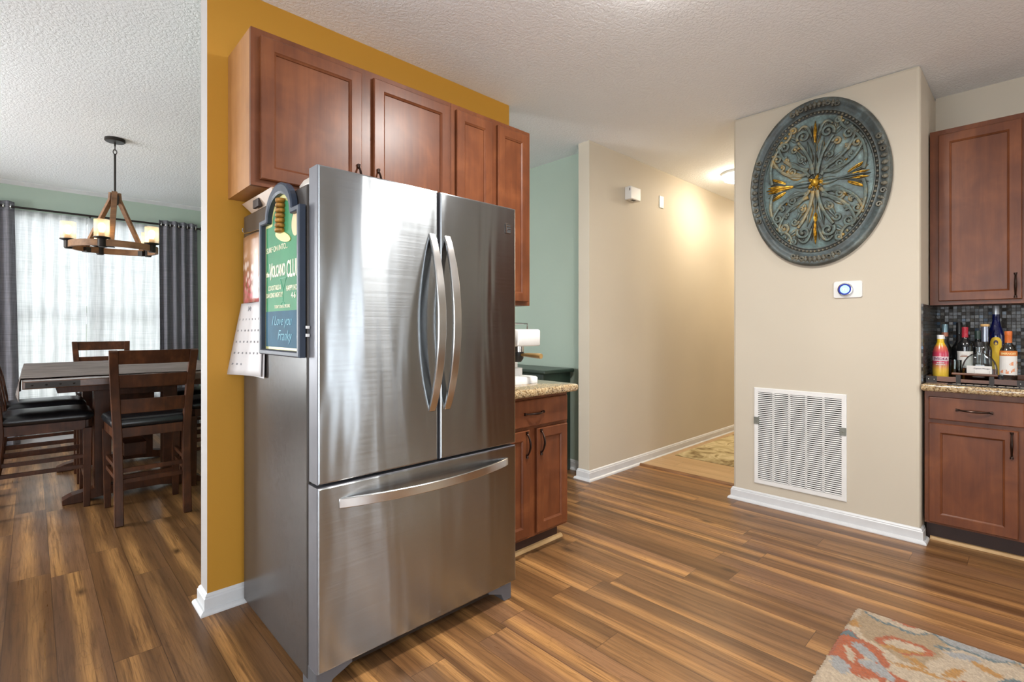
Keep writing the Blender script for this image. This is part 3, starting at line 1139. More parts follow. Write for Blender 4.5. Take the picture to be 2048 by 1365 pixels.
def build_grille():
    y0, y1, z0, z1 = .808, 1.361, .145, .815
    t = thing('return_air_grille', 'white louvered return-air grille low on the cream wall', 'air vent', (3.67, (y0 + y1) / 2, (z0 + z1) / 2))
    b = MB()
    X0, X1 = 3.6695, 3.660
    m = .026
    yi0, yi1, zi0, zi1 = y0 + m, y1 - m, z0 + .03, z1 - .03
    ring = lambda y0, y1, z0, z1, x: [(x, y0, z0), (x, y1, z0), (x, y1, z1), (x, y0, z1)]
    b.loft([ring(y0, y1, z0, z1, X0), ring(y0, y1, z0, z1, X1 + .003), ring(y0 + .004, y1 - .004, z0 + .004, z1 - .004, X1), ring(yi0, yi1, zi0, zi1, X1), ring(yi0, yi1, zi0, zi1, X0)], False, False)
    b.build('frame', 'white', t)
    b = MB(); b.box(3.6672, 3.6692, yi0 - .002, yi1 + .002, zi0 - .002, zi1 + .002)
    b.build('filter', plain('dark_filter', srgb(38, 35, 33), .9), t)
    b = MB()
    cols = 5
    cw = (yi1 - yi0) / cols
    rows = 46
    ph = (zi1 - zi0) / rows
    for c in range(cols):
        a0 = yi0 + c * cw
        if c:
            b.box(3.6605, 3.666, a0 - .006, a0 + .006, zi0, zi1)
        for r in range(rows):
            zc = zi0 + (r + .5) * ph
            p, q = a0, a0 + cw
            b.loft([[(3.6605, y, zc - ph * .30), (3.6655, y, zc + ph * .10), (3.6655, y, zc + ph * .22), (3.6605, y, zc - ph * .08)] for y in (p, q)])
    b.build('louvers', 'white', t)
    for y, z in ((1.343, .585), (.827, .583)):
        b = MB(); b.box(3.654, 3.660, y - .018, y + .018, z - .024, z + .024); b.cyl((3.652, y, z), (3.656, y, z), .006, seg=10)
        b.build('clip', plain('grey_clip', srgb(128, 130, 122), .4, .3), t, bevel=.002)


build_grille()

t = thing('door_chime', 'white box-shaped door chime high on the cream hall wall', 'door chime', (3.81, 2.44, 2.41))
b = MB(); b.box(3.735, 3.894, 2.41, 2.4745, 2.352, 2.466)
b.build('cover', 'white', t, bevel=.008, seg=3)
b = MB(); b.box(3.775, 3.835, 2.420, 2.445, 2.3505, 2.3535)
b.build('slot', 'iron', t)
b = MB(); b.box(3.7335, 3.7365, 2.418, 2.424, 2.425, 2.448)
b.build('side_slot', 'iron', t)
b = MB(); b.box(4.315, 4.395, 2.468, 2.4745, 2.382, 2.497)
tag(b.build('wall_plate', 'white', bevel=.003), 'small blank white plate on the hall wall right of the chime box', 'wall plate')

# hall and kitchen ceiling lamps
for (x, y, r, lb, pw, colr, nm) in ((4.95, 1.99, .15, 'white dome ceiling light in the hall, half hidden by the medallion wall', 4, (1, .86, .66), 'hall'),
                                    (6.75, 1.99, .15, 'unseen fill dome added at the far end of the hall, behind the medallion wall', 16, (1, .84, .60), 'hall_fill'),  # unseen second hall lamp, added to brighten the hall wall
                                    (1.80, 1.02, .16, 'white dome ceiling light in the kitchen, just above the picture', 40, (1, .97, .93), 'kitchen'),
                                    (2.45, -1.0, .16, 'white dome ceiling light over the sink side of the kitchen', 18, (1, .97, .93), 'sink')):
    t = thing('ceiling_light', lb, 'ceiling light', (x, y, CZ))
    b = MB(); b.lathe([(r, CZ), (r, CZ - .02), (r * .97, CZ - .025)], (x, y, 0), 40)
    b.build('base', 'trim', t, smooth=True)
    b = MB(); b.lathe([(r * .95, CZ - .024), (r * .93, CZ - .045), (r * .80, CZ - .07), (r * .5, CZ - .088), (r * .1, CZ - .095)], (x, y, 0), 40)
    b.build('diffuser', 'flush_warm' if 'hall' in nm else 'flush', t, smooth=True)
    area('lamp_' + nm, (x, y, CZ - .11), (0, 0, 0), r * 1.6, r * 1.6, pw, colr, 'DISK')


# ------------------------------------------------------------------ sign, calendar, bin on the refrigerator
def build_sign():
    xs = .676                                   # refrigerator side
    yc, zb = 1.920, 1.128
    t = thing('pub_sign', 'navy-framed arched green pub sign hung on the refrigerator side', 'sign', (xs, yc, zb))
    T = lambda u, v, d: (xs - d, yc - u, zb + v)       # u to the right as seen, v up

    def outline(hw, h, r, ra, ins):
        """shouldered arch"""
        hw -= ins
        sh = h - ins
        pts = [(-hw, ins), (hw, ins), (hw, sh), (ra - ins, sh)]
        n = 14
        for k in range(n + 1):
            a = PI * k / n
            pts.append(((r - ins) * cos(a), sh + .004 + (r * .80 - ins) * sin(a)))
        pts += [(-(ra - ins), sh), (-hw, sh)]
        return pts
    HW, SH, R = .205, .522, .135
    o0, o1 = outline(HW, SH, R, R + .006, 0), outline(HW, SH, R, R + .006, .020)
    b = MB()
    b.loft([[T(u, v, 0.0045) for u, v in o0], [T(u, v, .024) for u, v in o0], [T(u, v, .028) for u, v in outline(HW, SH, R, R + .006, .004)],
            [T(u, v, .028) for u, v in outline(HW, SH, R, R + .006, .016)], [T(u, v, .024) for u, v in o1], [T(u, v, .006) for u, v in o1]], False, False)
    b.build('frame', plain('navy_frame', srgb(44, 54, 70), .45, var=.05), t)
    b = MB()
    b.prism(o1, T, .0045, .008)
    board = b.build('board', plain('cream_edge', srgb(214, 208, 140), .35), t)
    o2 = outline(HW, SH, R, R + .006, .031)
    b = MB(); b.prism(o2, T, .008, .0095)
    b.build('green_panel', plain('sign_green', srgb(60, 136, 92), .55, var=.08, scale=5, spec=.25), board)
    b = MB(); b.prism([(-HW + .031, .03), (HW - .031, .03), (HW - .031, .165), (-HW + .031, .165)], T, .0095, .0105)
    b.build('chalk_panel', plain('chalk_blue', srgb(30, 84, 108), .6, spec=.25), board)
    ivory = plain('sign_ivory', srgb(228, 224, 190), .4)
    chalk = plain('chalk_writing', srgb(150, 200, 215), .7)
    L = lambda tx, u, v, s_, m=ivory, **k: lettering(tx, lambda a, c, d: T(u + a, v + c, .0097 + d), s_, m, board, **k)
    L('SURF ON INTO...', -.055, .392, .030, shear=.1)
    L('the', -.152, .300, .028, bold=.0006)
    L('V', -.118, .288, .088, sx=.55, bold=.0014)
    L('OLCANO', -.036, .296, .062, sx=.52, bold=.0012)
    L('CLUB', .105, .286, .086, sx=.55, bold=.0014)
    L('COCKTAILS &', -.080, .246, .026, sx=.85)
    L('DANCING NIGHTLY!', -.080, .218, .026, sx=.72)
    L('HAPPY HOUR', .108, .236, .028, sx=.75)
    L('4-6', .112, .208, .032)
    L("TODAY'S DRINK SPECIALS", .0, .176, .017, sx=.8)
    L2 = lambda tx, u, v, s_, **k: lettering(tx, lambda a, c, d: T(u + a, v + c, .0107 + d), s_, chalk, board, bold=-.0007, **k)
    L2('I Love you', -.005, .112, .052, shear=.35, sx=.9)
    L2('Franky', .025, .056, .056, shear=.35, sx=.9)
    # totem log on a surfboard
    b = MB()
    for k in range(7):
        v = .452 + k * .018
        b.lathe([(.016, 0), (.020, .004), (.020, .012), (.016, .016)], T(.005 + .0012 * k, v, .018), 12)
    b.build('carved_log', plain('gold_wood', srgb(150, 104, 34), .4, .2, var=.25, scale=60), board, smooth=True)
    b = MB()
    b.loft([[T(.012 + .075 * cos(2 * PI * k / 28), .438 + .018 * sin(2 * PI * k / 28) - .24 * .075 * cos(2 * PI * k / 28), d) for k in range(28)] for d in (.0095, .013)])
    b.build('surfboard', plain('pale_yellow', srgb(216, 210, 130), .4), board)
    b = MB()
    b.loft([[T(.128 + .034 * cos(2 * PI * k / 24), .468 + .042 * sin(2 * PI * k / 24), d) for k in range(24)] for d in (.0095, .0103)])
    b.build('moon', plain('peach', srgb(226, 190, 140), .45), board)
    # cocktail glass outline
    b = MB()
    P = lambda u, v: T(u, v, .0104)
    for seg in ([(-.03, .285), (.0, .24), (.03, .285), (-.03, .285)], [(0, .24), (-.004, .195)]):
        b.tube([P(u + .012, v) for u, v in seg], .0011, 5)
    b.tube([P(.008 + .016 * cos(2 * PI * k / 16), .190 + .008 * sin(2 * PI * k / 16)) for k in range(17)], .0011, 5)
    b.build('glass_drawing', plain('mint_line', srgb(120, 190, 160), .5), board)


build_sign()
for z in (1.205, 1.232):
    b = MB(); b.box(.666, .676, 1.690, 1.702, z - .005, z + .005)
    tag(b.build('magnet_clip', 'white', bevel=.001), 'small white clip on the fridge side right of the arched sign, %s one' % ('lower' if z < 1.22 else 'upper'), 'clip')


def build_calendar():
    xs = .675
    t = thing('wall_calendar', 'wall calendar with a pink dessert photo, hung behind the arched sign on the refrigerator', 'calendar', (xs, 2.28, 1.33))
    y0, y1 = 2.15, 2.40                       # right, left edge as seen (left edge is the far one)

    def pic():
        g = G('calendar_photo')
        p = g.co()
        x, y, z = g.xyz(p)
        c = g.ramp(g.math('ADD', g.math('MULTIPLY', z, 3.3), .0), [(0, srgb(176, 110, 100)), (.22, srgb(120, 76, 52)), (.45, srgb(150, 104, 78)), (.7, srgb(176, 132, 100)), (1, srgb(140, 98, 66))])
        v = g.n('TexVoronoi', {'Vector': p, 'Scale': 24}, out=0)
        c = g.mix(g.math('MULTIPLY', g.ramp(v, [(.28, 1), (.48, 0)]), g.ramp(g.math('MULTIPLY', z, 3.3), [(.15, .3), (.3, .9), (.6, .9), (.75, .1)])), c, srgb(226, 208, 200))
        n = g.noise(p, 50, 2)
        c = g.mix(g.math('MULTIPLY', g.ramp(n, [(.45, 0), (.6, 1)]), g.ramp(g.math('MULTIPLY', z, 3.3), [(.2, .8), (.5, 0)])), c, srgb(206, 92, 118))
        return g.set(color=c, rough=.3)
    b = MB()
    b.grid(6, 12, lambda a, c: (xs - .006 - .016 * (a * 0 + sin(PI * a)) * .5, y0 + (y1 - y0) * a, 1.337 + .285 * c))
    b.build('photo_page', pic(), t, smooth=True, solid=.0012)
    paper = plain('calendar_paper', srgb(206, 202, 202), .6, var=.02)
    z0 = 1.035

    def sheet(a, c):
        y = y0 - .02 + (y1 + .02 - y0 + .02) * a
        k = (1 - c)
        return (xs - .008 - .035 * k * a * a - .010 * k, y + .05 * k * a, z0 + (1.337 - z0) * c - .01 * a * k)
    b = MB(); b.grid(12, 12, sheet)
    pg = b.build('date_page', paper, t, smooth=True, solid=.0012)
    b = MB(); b.grid(6, 6, lambda a, c: (xs - .003 - .006 * (1 - c), y0 - .03 + .26 * a, z0 - .006 + .30 * c))
    b.build('page_stack', paper, t, solid=.002)
    ink = plain('calendar_ink', srgb(150, 148, 152), .7)

    def TT(u, v, d):
        p = Vector(sheet(1 - u, v))
        return (p.x - .0012 - d, p.y, p.z)
    n = 1
    for r in range(5):
        for c in range(7):
            if n > 31:
                break
            uu, vv = .08 + c * .125, .76 - r * .155
            o = lettering(str(n), lambda a, e, d, uu=uu, vv=vv: TT(uu + a / .25, vv + e / .30, d), .0115, ink, pg, 'date_number', align='LEFT')
            n += 1
    lettering('July', lambda a, e, d: TT(.45 + a / .25, .90 + e / .30, d), .022, ink, pg, 'month_name')
    b = MB(); b.tube([(xs - .004, 2.16, 1.632), (xs - .008, 2.28, 1.634), (xs - .010, 2.37, 1.640), (xs - .014, 2.385, 1.652), (xs - .012, 2.385, 1.665)], .0022, 7)
    b.build('wire_hanger', 'chrome', t, smooth=True)


build_calendar()

t = thing('storage_bin', 'beige bin with a square hand hole on top of the refrigerator', 'bin', (.80, 2.22, 1.722))
b = MB()
R = [(.70, .98, 2.06, 2.36, 1.7225), (.672, .99, 2.055, 2.42, 1.762), (.672, .99, 2.055, 2.42, 1.768)]


def ringz(x0, x1, y0, y1, z):
    return [(x0, y0, z), (x1, y0, z), (x1, y1, z), (x0, y1, z)]


rings = [ringz(*R[0]), ringz(.672, .99, 2.055, 2.43, 1.778), ringz(.676, .986, 2.059, 2.426, 1.782), ringz(.682, .98, 2.066, 2.42, 1.782), ringz(.71, .97, 2.07, 2.35, 1.727)]
b.loft(rings, True, True)
b.build('shell', plain('beige_bin_plastic', srgb(176, 152, 132), .45), t)
b = MB(); b.loft([[(.676 - .0025 + dx, y, z) for y, z in ((2.215, 1.735), (2.285, 1.735), (2.285, 1.768), (2.215, 1.768))] for dx in (0, .012)])
b.build('hand_hole', plain('bin_hole', srgb(66, 56, 52), .7), t)


# ------------------------------------------------------------------ espresso machine and sideboard
t = thing('espresso_machine', 'white espresso machine with a wooden portafilter handle on the counter beside the refrigerator', 'espresso machine', (2.02, 2.12, .914))
b = MB(); b.loft([[(x, y, z) for x, y in rrect(1.93 + i, 2.12 - i, 1.985 + i, 2.33 - i, .02, 4)] for i, z in ((0, .9145), (0, .945), (.006, .952))])
b.build('base', 'white', t, smooth=True, ang=50)
b = MB(); b.loft([[(x, y, z) for x, y in rrect(1.95, 2.10, yy, 2.32, .02, 4)] for yy, z in ((2.09, .952), (2.09, .995), (2.13, .997), (2.13, 1.13))])
b.build('column', 'white', t, smooth=True, ang=50)
b = MB(); b.loft([[(x, y, z) for x, y in rrect(1.93 + i, 2.12 - i, 1.965 + i, 2.33 - i, .02, 4)] for i, z in ((.006, 1.128), (0, 1.134), (0, 1.215), (.008, 1.224))])
hd = b.build('head', 'white', t, smooth=True, ang=50)
b = MB(); b.box(1.929, 1.9298, 2.005, 2.045, 1.170, 1.1725); b.box(1.929, 1.9298, 2.015, 2.035, 1.183, 1.185)
b.build('side_marking', 'grey_plastic', hd)
b = MB()
for x in (1.95, 2.10):
    b.tube([(x, 2.31, 1.222), (x, 2.31, 1.256), (x, 2.06, 1.256), (x, 2.06, 1.222)], .004, 8)
b.tube([(1.95, 2.06, 1.256), (2.10, 2.06, 1.256)], .004, 8)
b.build('cup_rail', 'chrome', t, smooth=True)
b = MB(); b.lathe([(.036, 1.095), (.036, 1.130)], (2.02, 2.06, 0), 24)
b.build('group_head', 'chrome', t, smooth=True)
b = MB(); b.lathe([(.020, 1.035), (.034, 1.055), (.036, 1.094)], (2.02, 2.06, 0), 24)
pf = b.build('portafilter', 'black', t, smooth=True)
b = MB(); b.tube([(2.02, 2.03, 1.078), (2.02, 1.985, 1.078), (2.02, 1.90, 1.076), (2.02, 1.875, 1.075)], [.008, .011, .015, .0145], 14)
b.build('portafilter_handle', plain('olive_wood', srgb(150, 120, 72), .45, var=.15), pf, smooth=True)
b = MB(); b.tube([(1.955, 2.06, 1.128), (1.952, 2.05, 1.06), (1.950, 2.05, 1.0)], .005, 8)
b.build('steam_wand', 'chrome', t, smooth=True)

t = thing('sideboard', 'dark green sideboard against the sage wall, behind the espresso counter', 'sideboard', (3.2, 3.4, 0))
b = MB(); b.box(3.03, 3.38, 2.79, 4.1, .08, .85)
b.build('case', 'greenwood', t, bevel=.004)
b = MB(); b.box(3.0, 3.385, 2.745, 4.14, .852, .884)
b.build('top', 'greenwood', t, bevel=.012, seg=3)
for y0, y1 in ((2.82, 3.42), (3.46, 4.07)):
    b = MB(); panel_door(b, lambda u, d, z: (3.03 - d, u, z), y0, y1, .14, .81, 0)
    b.build('door', 'greenwood', t)
for x in (3.05, 3.36):
    for y in (2.82, 4.07):
        b = MB(); b.bar([(x, y, 0), (x, y, .09)], .05, .05)
        b.build('foot', 'greenwood', t)


# ------------------------------------------------------------------ dining set
def chair_proto():
    t = thing('dining_chair', 'dark ladder-back counter chair seen from behind at the near end of the table', 'chair', (0, 0, 0), 'counter-height dining chairs')
    # back posts
    prof = [(-.255, 0), (-.232, .15), (-.212, .35), (-.20, .56), (-.205, .70), (-.225, .85), (-.258, 1.0), (-.29, 1.09)]
    for s_ in (-1, 1):
        b = MB()
        path = [(s_ * (.181 + .032 * max(0, z - .5) / .6), y, z) for y, z in prof]
        b.bar(path, .046, [.044, .046, .050, .054, .046, .040, .034, .030])
        b.build('back_leg', 'dark_wood', t, bevel=.004, smooth=True)
        b = MB()
        b.bar([(s_ * .196, .228, 0), (s_ * .200, .232, .545)], [.036, .048], [.036, .048])
        b.build('front_leg', 'dark_wood', t, bevel=.003)

    def ypost(z):
        for (a, za), (c, zc) in zip(prof, prof[1:]):
            if za <= z <= zc:
                return a + (c - a) * (z - za) / (zc - za)
        return prof[-1][0]
    for z0, z1, nm in ((1.005, 1.092, 'top_rail'), (.855, .938, 'slat'), (.690, .780, 'slat')):
        b = MB()
        hw = .163 + .032 * max(0, z0 - .5) / .6
        R = []
        for k in range(9):
            s_ = k / 8
            x = -hw + 2 * hw * s_
            bow = -.014 * sin(PI * s_)
            R.append([(x, ypost(z0) + bow - .010, z0), (x, ypost(z0) + bow + .010, z0), (x, ypost(min(1.09, z1)) + bow + .010, z1), (x, ypost(min(1.09, z1)) + bow - .010, z1)])
        b.loft(R)
        b.build(nm, 'dark_wood', t, bevel=.003)
    b = MB()
    b.box(-.175, .175, .216, .240, .515, .60); b.box(-.163, .163, -.212, -.190, .54, .60)
    for s_ in (-1, 1):
        b.loft([[(s_ * .175, -.20, z), (s_ * .20, -.20, z), (s_ * .215, .22, z), (s_ * .19, .22, z)] for z in (.535, .60)])
    b.build('seat_apron', 'dark_wood', t, bevel=.002)
    b = MB()
    L = []
    for ins, z in ((.004, .598), (-.006, .612), (-.008, .630), (.0, .648), (.02, .660), (.07, .668), (.14, .671)):
        ring = []
        for u, v in rrect(-.225 + ins, .225 - ins, -.205 + ins, .262 - ins, max(.012, .055 - max(ins, 0) * .2), 6):
            k = 1 - .08 * (.262 - v) / .467
            ring.append((u * k, v, z))
        L.append(ring)
    b.loft(L)
    b.build('seat_cushion', 'leather', t, smooth=True, ang=60)
    for z in (.335, .265):
        b = MB(); b.box(-.165, .165, -.222, -.204, z - .014, z + .014)
        b.build('stretcher', 'dark_wood', t, bevel=.002)
        for s_ in (-1, 1):
            b = MB(); b.bar([(s_ * .182, -.215, z + .015), (s_ * .197, .228, z + .015)], .020, .026, (1, 0, 0))
            b.build('stretcher', 'dark_wood', t, bevel=.002)
    b = MB(); b.box(-.18, .18, .218, .242, .17, .205)
    b.build('footrest', 'dark_wood', t, bevel=.003)
    return t


ch = chair_proto()
dup(ch, (.045, 4.73, 0), rad(-90), 'dark counter chair with black seat at the left side of the table, nearer the camera')
dup(ch, (.045, 5.42, 0), rad(-90), 'dark counter chair at the left side of the table, nearer the window')
dup(ch, (.525, 6.46, 0), rad(180), 'counter chair at the far end of the table against the sheer curtain')
dup(ch, (1.14, 4.75, 0), rad(90), 'counter chair right of the table, cut off by the mustard wall, nearer the camera')
dup(ch, (1.14, 5.45, 0), rad(90), 'counter chair right of the table, cut off by the mustard wall, nearer the window')
ch.location = (.57, 4.175, 0)


def build_table():
    t = thing('dining_table', 'dark counter-height trestle table under a taupe cloth by the window', 'dining table', (.57, 5.25, 0))
    b = MB(); b.box(-.045, 1.185, 4.16, 6.36, .862, .91)
    b.build('tabletop', 'table_wood', t, bevel=.006)
    b = MB(); b.box(.12, 1.02, 4.45, 6.05, .80, .862)
    b.build('apron', 'dark_wood', t, bevel=.003)
    for x0, x1 in ((-.03, .22), (.92, 1.17)):
        b = MB(); b.box(x0, x1, 4.1575, 4.1605, .868, .903)
        st = b.build('iron_strap', 'iron', t)
        for k in range(4):
            r = MB(); r.ball((x0 + .03 + k * (x1 - x0 - .06) / 3, 4.157, .886), .006, 8, 5)
            r.build('rivet', 'iron', st, smooth=True)
    for y in (4.70, 5.80):
        for x in (.365, .775):
            b = MB(); b.bar([(x, y, .075), (x, y, .80)], .095, .11)
            b.build('post', 'dark_wood', t, bevel=.006)
        b = MB()
        top = [(.15, .0), (.15, .035), (.20, .06), (.32, .085), (.57, .10), (.82, .085), (.94, .06), (.99, .035), (.99, 0), (.90, 0), (.86, .012), (.70, .030), (.44, .030), (.28, .012), (.24, 0)]
        b.loft([[(x, yy, z) for x, z in top] for yy in (y - .055, y + .055)])
        b.build('trestle_foot', 'dark_wood', t, bevel=.004)
        b = MB(); b.box(.32, .82, y - .05, y + .05, .74, .80)
        b.build('trestle_head', 'dark_wood', t, bevel=.003)
    b = MB(); b.box(.50, .64, 4.74, 5.76, .26, .36)
    b.build('stretcher', 'dark_wood', t, bevel=.004)
    b = MB(); b.box(.40, .74, 5.10, 5.40, .36, .80)
    b.build('storage_box', 'dark_wood', t, bevel=.004)


build_table()
# the cloth: a top sheet with drops on the left and right edges
b = MB()


def cloth(a, c):
    y = 4.33 + 1.85 * c + .012 * sin(a * 26) + .008 * sin(a * 61 + 1)
    s_ = -.14 + 1.51 * a                       # arc length across from the left drop
    wob = .0035 * sin(y * 9 + a * 3)
    x0, x1 = -.053, 1.193
    if s_ < 0:
        return (x0 - .004 - .016 * sin(y * 7) * abs(s_) / .14 * .6 - .012 * abs(s_) / .14, y, .916 + s_ * (1.0 + .10 * sin(y * 5)))
    if s_ > x1 - x0:
        k = s_ - (x1 - x0)
        return (x1 + .004 + .012 * k / .14, y, .916 - k)
    return (x0 + s_, y, .9145 + abs(wob))


b.grid(64, 60, cloth)
tag(b.build('table_cloth', 'cloth', smooth=True, solid=.002), 'wrinkled taupe cloth spread over the dark dining table', 'tablecloth')


# ------------------------------------------------------------------ curtains
t = thing('curtain_rod', 'thin black curtain rod with dark finials above the dining window', 'curtain rod', (.55, 7.16, 2.46))
b = MB(); b.cyl((-.62, 7.16, 2.462), (1.50, 7.16, 2.462), .011, seg=12)
b.build('rod', 'iron', t, smooth=True)
for x, s_ in ((1.50, 1), (-.62, -1)):
    b = MB(); b.lathe([(.010, 0), (.022, .006), (.024, .02), (.014, .03), (.022, .04), (.024, .055), (.012, .068), (.003, .072)], (0, 0, 0), 14, axis='x')
    for v in b.bm.verts:
        v.co = Vector((x + s_ * v.co.x, 7.16 + v.co.y, 2.462 + v.co.z))
    b.build('finial', 'iron', t, smooth=True)
for x in (-.58, .46, 1.47):
    b = MB(); b.box(x - .008, x + .008, 7.165, 7.249, 2.445, 2.458)
    b.build('bracket', 'iron', t)


def drape(name, label, x0, x1, xb0, xb1, z0, folds, amp, mat, yc, seed, ringed=True, cat='curtain'):
    """cloth panel hung from the rod with sinusoidal folds"""
    t = thing(name, label, cat, ((x0 + x1) / 2, yc, 2.46))
    rnd = random.Random(seed)
    ph = [rnd.random() * 6 for _ in range(4)]
    zt = 2.515 if ringed else 2.446
    b = MB()

    def fn(a, c):
        k = c
        w0, w1 = x0 + (xb0 - x0) * k, x1 + (xb1 - x1) * k
        x = w0 + (w1 - w0) * a
        A = amp * (1 - .25 * k + .25 * sin(a * 7 + ph[0]) * k)
        y = yc + A * sin(2 * PI * folds * a + ph[1] + .35 * k * sin(a * 9 + ph[2])) + .006 * sin(a * 40 + ph[3]) * k
        return (x, y, zt + (z0 - zt) * c)
    b.grid(int(folds * 14), 36, fn)
    b.build('panel', mat, t, smooth=True, solid=.0015)
    if ringed:
        n = int(folds * 2)
        for k in range(n):
            a = (k + .5) / n
            x = x0 + (x1 - x0) * a
            b = MB()
            b.tube([(x, 7.16 + .026 * cos(2 * PI * j / 16), 2.462 + .026 * sin(2 * PI * j / 16)) for j in range(17)], .005, 6)
            b.build('grommet', 'chrome', t, smooth=True)
    return t


drape('drape', 'charcoal grommet drape at the left edge of the dining window', -.60, -.13, -.60, -.085, .03, 4.5, .028, 'drape', 7.16, 5)
drape('drape', 'charcoal grommet drape at the right side of the dining window', 1.08, 1.475, 1.10, 1.50, .03, 4.5, .028, 'drape', 7.16, 8)
drape('sheer_curtain', 'white sheer curtain panel covering the left half of the dining window', -.16, .435, -.16, .43, .10, 6, .011, 'sheer', 7.21, 11, False)
drape('sheer_curtain', 'white sheer curtain panel covering the right half of the dining window', .44, 1.10, .43, 1.10, .10, 7, .011, 'sheer', 7.21, 12, False)


# ------------------------------------------------------------------ chandelier
def build_chandelier():
    cx, cy = .478, 5.079
    t = thing('chandelier', 'wagon-wheel wood chandelier with lit glass shades hanging over the dining table', 'chandelier', (cx, cy, CZ))
    b = MB(); b.lathe([(.066, CZ - .001), (.068, CZ - .02), (.062, CZ - .026), (.012, CZ - .030)], (cx, cy, 0), 28)
    b.build('canopy', 'iron', t, smooth=True)
    b = MB()
    b.cyl((cx, cy, CZ - .03), (cx, cy, CZ - .06), .006, seg=8)
    for k, z in enumerate((CZ - .075, CZ - .105)):
        b.tube([(cx + (.012 * cos(2 * PI * j / 12) if k else 0), cy + (0 if k else .012 * cos(2 * PI * j / 12)), z + .020 * sin(2 * PI * j / 12)) for j in range(13)], .003, 6)
    b.cyl((cx, cy, CZ - .12), (cx, cy, 2.27), .0075, seg=10)
    b.build('stem', 'iron', t, smooth=True)
    b = MB(); b.lathe([(.018, 2.215), (.024, 2.225), (.024, 2.285), (.016, 2.30)], (cx, cy, 0), 14)
    b.build('hub', 'iron', t, smooth=True)
    RR, ZR = .272, 1.872
    b = MB()
    n = 72
    b.loft([[(cx + r * cos(a), cy + r * sin(a), z) for r, z in ((RR - .011, ZR - .024), (RR + .011, ZR - .024), (RR + .011, ZR + .024), (RR - .011, ZR + .024))] for a in [2 * PI * i / n for i in range(n + 1)]], False, False)
    b.build('wheel_rim', 'lamp_wood', t)
    # measured around the wheel: 0 = to the right as seen from the kitchen, 90 = nearest the kitchen
    def ang(deg):
        a = rad(deg)
        x, y = cos(a), sin(a)
        rx, ry = sin(rad(84.6)), -cos(rad(84.6))
        tx, ty = -cos(rad(84.6)), -sin(rad(84.6))
        return math.atan2(x * ry + y * ty, x * rx + y * tx)
    for deg in (95, 315, 225):
        a = ang(deg)
        d = Vector((cos(a), sin(a), 0))
        side = Vector((-sin(a), cos(a), 0))
        p0 = Vector((cx, cy, 0)) + d * .030
        p1 = Vector((cx, cy, 0)) + d * (RR - .014)
        b = MB(); b.bar([(p0.x, p0.y, 2.315), (p0.x + d.x * .006, p0.y + d.y * .006, 2.26), (p1.x, p1.y, ZR + .012)], .036, .020, side)
        b.build('strut', 'lamp_wood', t, bevel=.002)
        b = MB(); b.box(-.02, .02, -.02, .02, 0, .04)
        for v in b.bm.verts:
            v.co = Vector((p1.x, p1.y, ZR - .03)) + d * (v.co.x - .005) + side * v.co.y + Vector((0, 0, v.co.z))
        b.build('strut_bracket', 'iron', t)
    for deg in (106, 34, 178, 250, 322):
        a = ang(deg)
        x, y = cx + (RR + .008) * cos(a), cy + (RR + .008) * sin(a)
        z = ZR + .024
        b = MB(); b.lathe([(.020, z - .058), (.026, z - .05), (.026, z - .002), (.030, z + .004), (.050, z + .010), (.052, z + .016), (.020, z + .017)], (x, y, 0), 20)
        cup = b.build('lamp_cup', 'iron', t, smooth=True)
        b = MB(); b.lathe([(.020, z + .016), (.020, z + .046), (.014, z + .050)], (x, y, 0), 16)
        b.build('socket', plain('amber_socket', srgb(176, 112, 44), .5), cup, smooth=True)
        b = MB(); b.lathe([(.047, z + .017), (.0475, z + .09), (.0475, z + .145)], (x, y, 0), 28, cap0=False, cap1=False)
        b.build('glass_shade', 'shade_glass', cup, smooth=True)
        b = MB(); b.lathe([(.010, z + .05), (.012, z + .06), (.020, z + .075), (.023, z + .092), (.020, z + .108), (.010, z + .120), (.002, z + .122)], (x, y, 0), 16)
        b.build('bulb', 'bulb', cup, smooth=True)


build_chandelier()


# ------------------------------------------------------------------ bottles, tray, mat
ZC = .914
t = thing('serving_tray', 'walnut tray with cut-out handle and iron corner straps on the right counter', 'tray', (3.98, .22, ZC))
ty0, ty1, tx0, tx1 = .012, .432, 3.742, 4.20
b = MB(); b.box(tx0, tx1, ty0, ty1, ZC + .0005, ZC + .012)
b.build('tray_bottom', 'tray_wood', t)
b = MB()
b.box(tx1 - .012, tx1, ty0, ty1, ZC + .012, ZC + .040)
b.box(tx0, tx1, ty1 - .012, ty1, ZC + .012, ZC + .040)
b.box(tx0, tx1, ty0, ty0 + .012, ZC + .012, ZC + .040)
b.box(tx0, tx0 + .012, .30, ty1, ZC + .003, ZC + .040)
b.box(tx0, tx0 + .012, ty0, .15, ZC + .003, ZC + .040)
b.box(tx0, tx0 + .012, .15, .30, ZC + .003, ZC + .030)
b.box(tx0, tx0 + .012, .285, .30, ZC + .03, ZC + .060); b.box(tx0, tx0 + .012, .15, .165, ZC + .03, ZC + .060)
b.build('tray_side', 'tray_wood', t, bevel=.002)
b = MB(); b.box(tx0 - .006, tx0 + .014, .132, .322, ZC + .054, ZC + .066)
b.build('handle_bar', 'tray_wood', t, bevel=.004)
for y0, y1 in ((.385, .434), (.010, .062)):
    b = MB(); b.box(tx0 - .002, tx0 + .001, y0, y1, ZC + .003, ZC + .041)
    cs = b.build('corner_strap', 'iron', t)
    for k in (.25, .75):
        r = MB(); r.ball((tx0 - .003, y0 + (y1 - y0) * k, ZC + .022), .004, 8, 5)
        r.build('stud', 'chrome', cs, smooth=True)
for y in (.293, .158):
    b = MB(); b.box(tx0 - .003, tx0 + .001, y - .010, y + .010, ZC + .004, ZC + .052)
    b.build('handle_strap', 'iron', t)
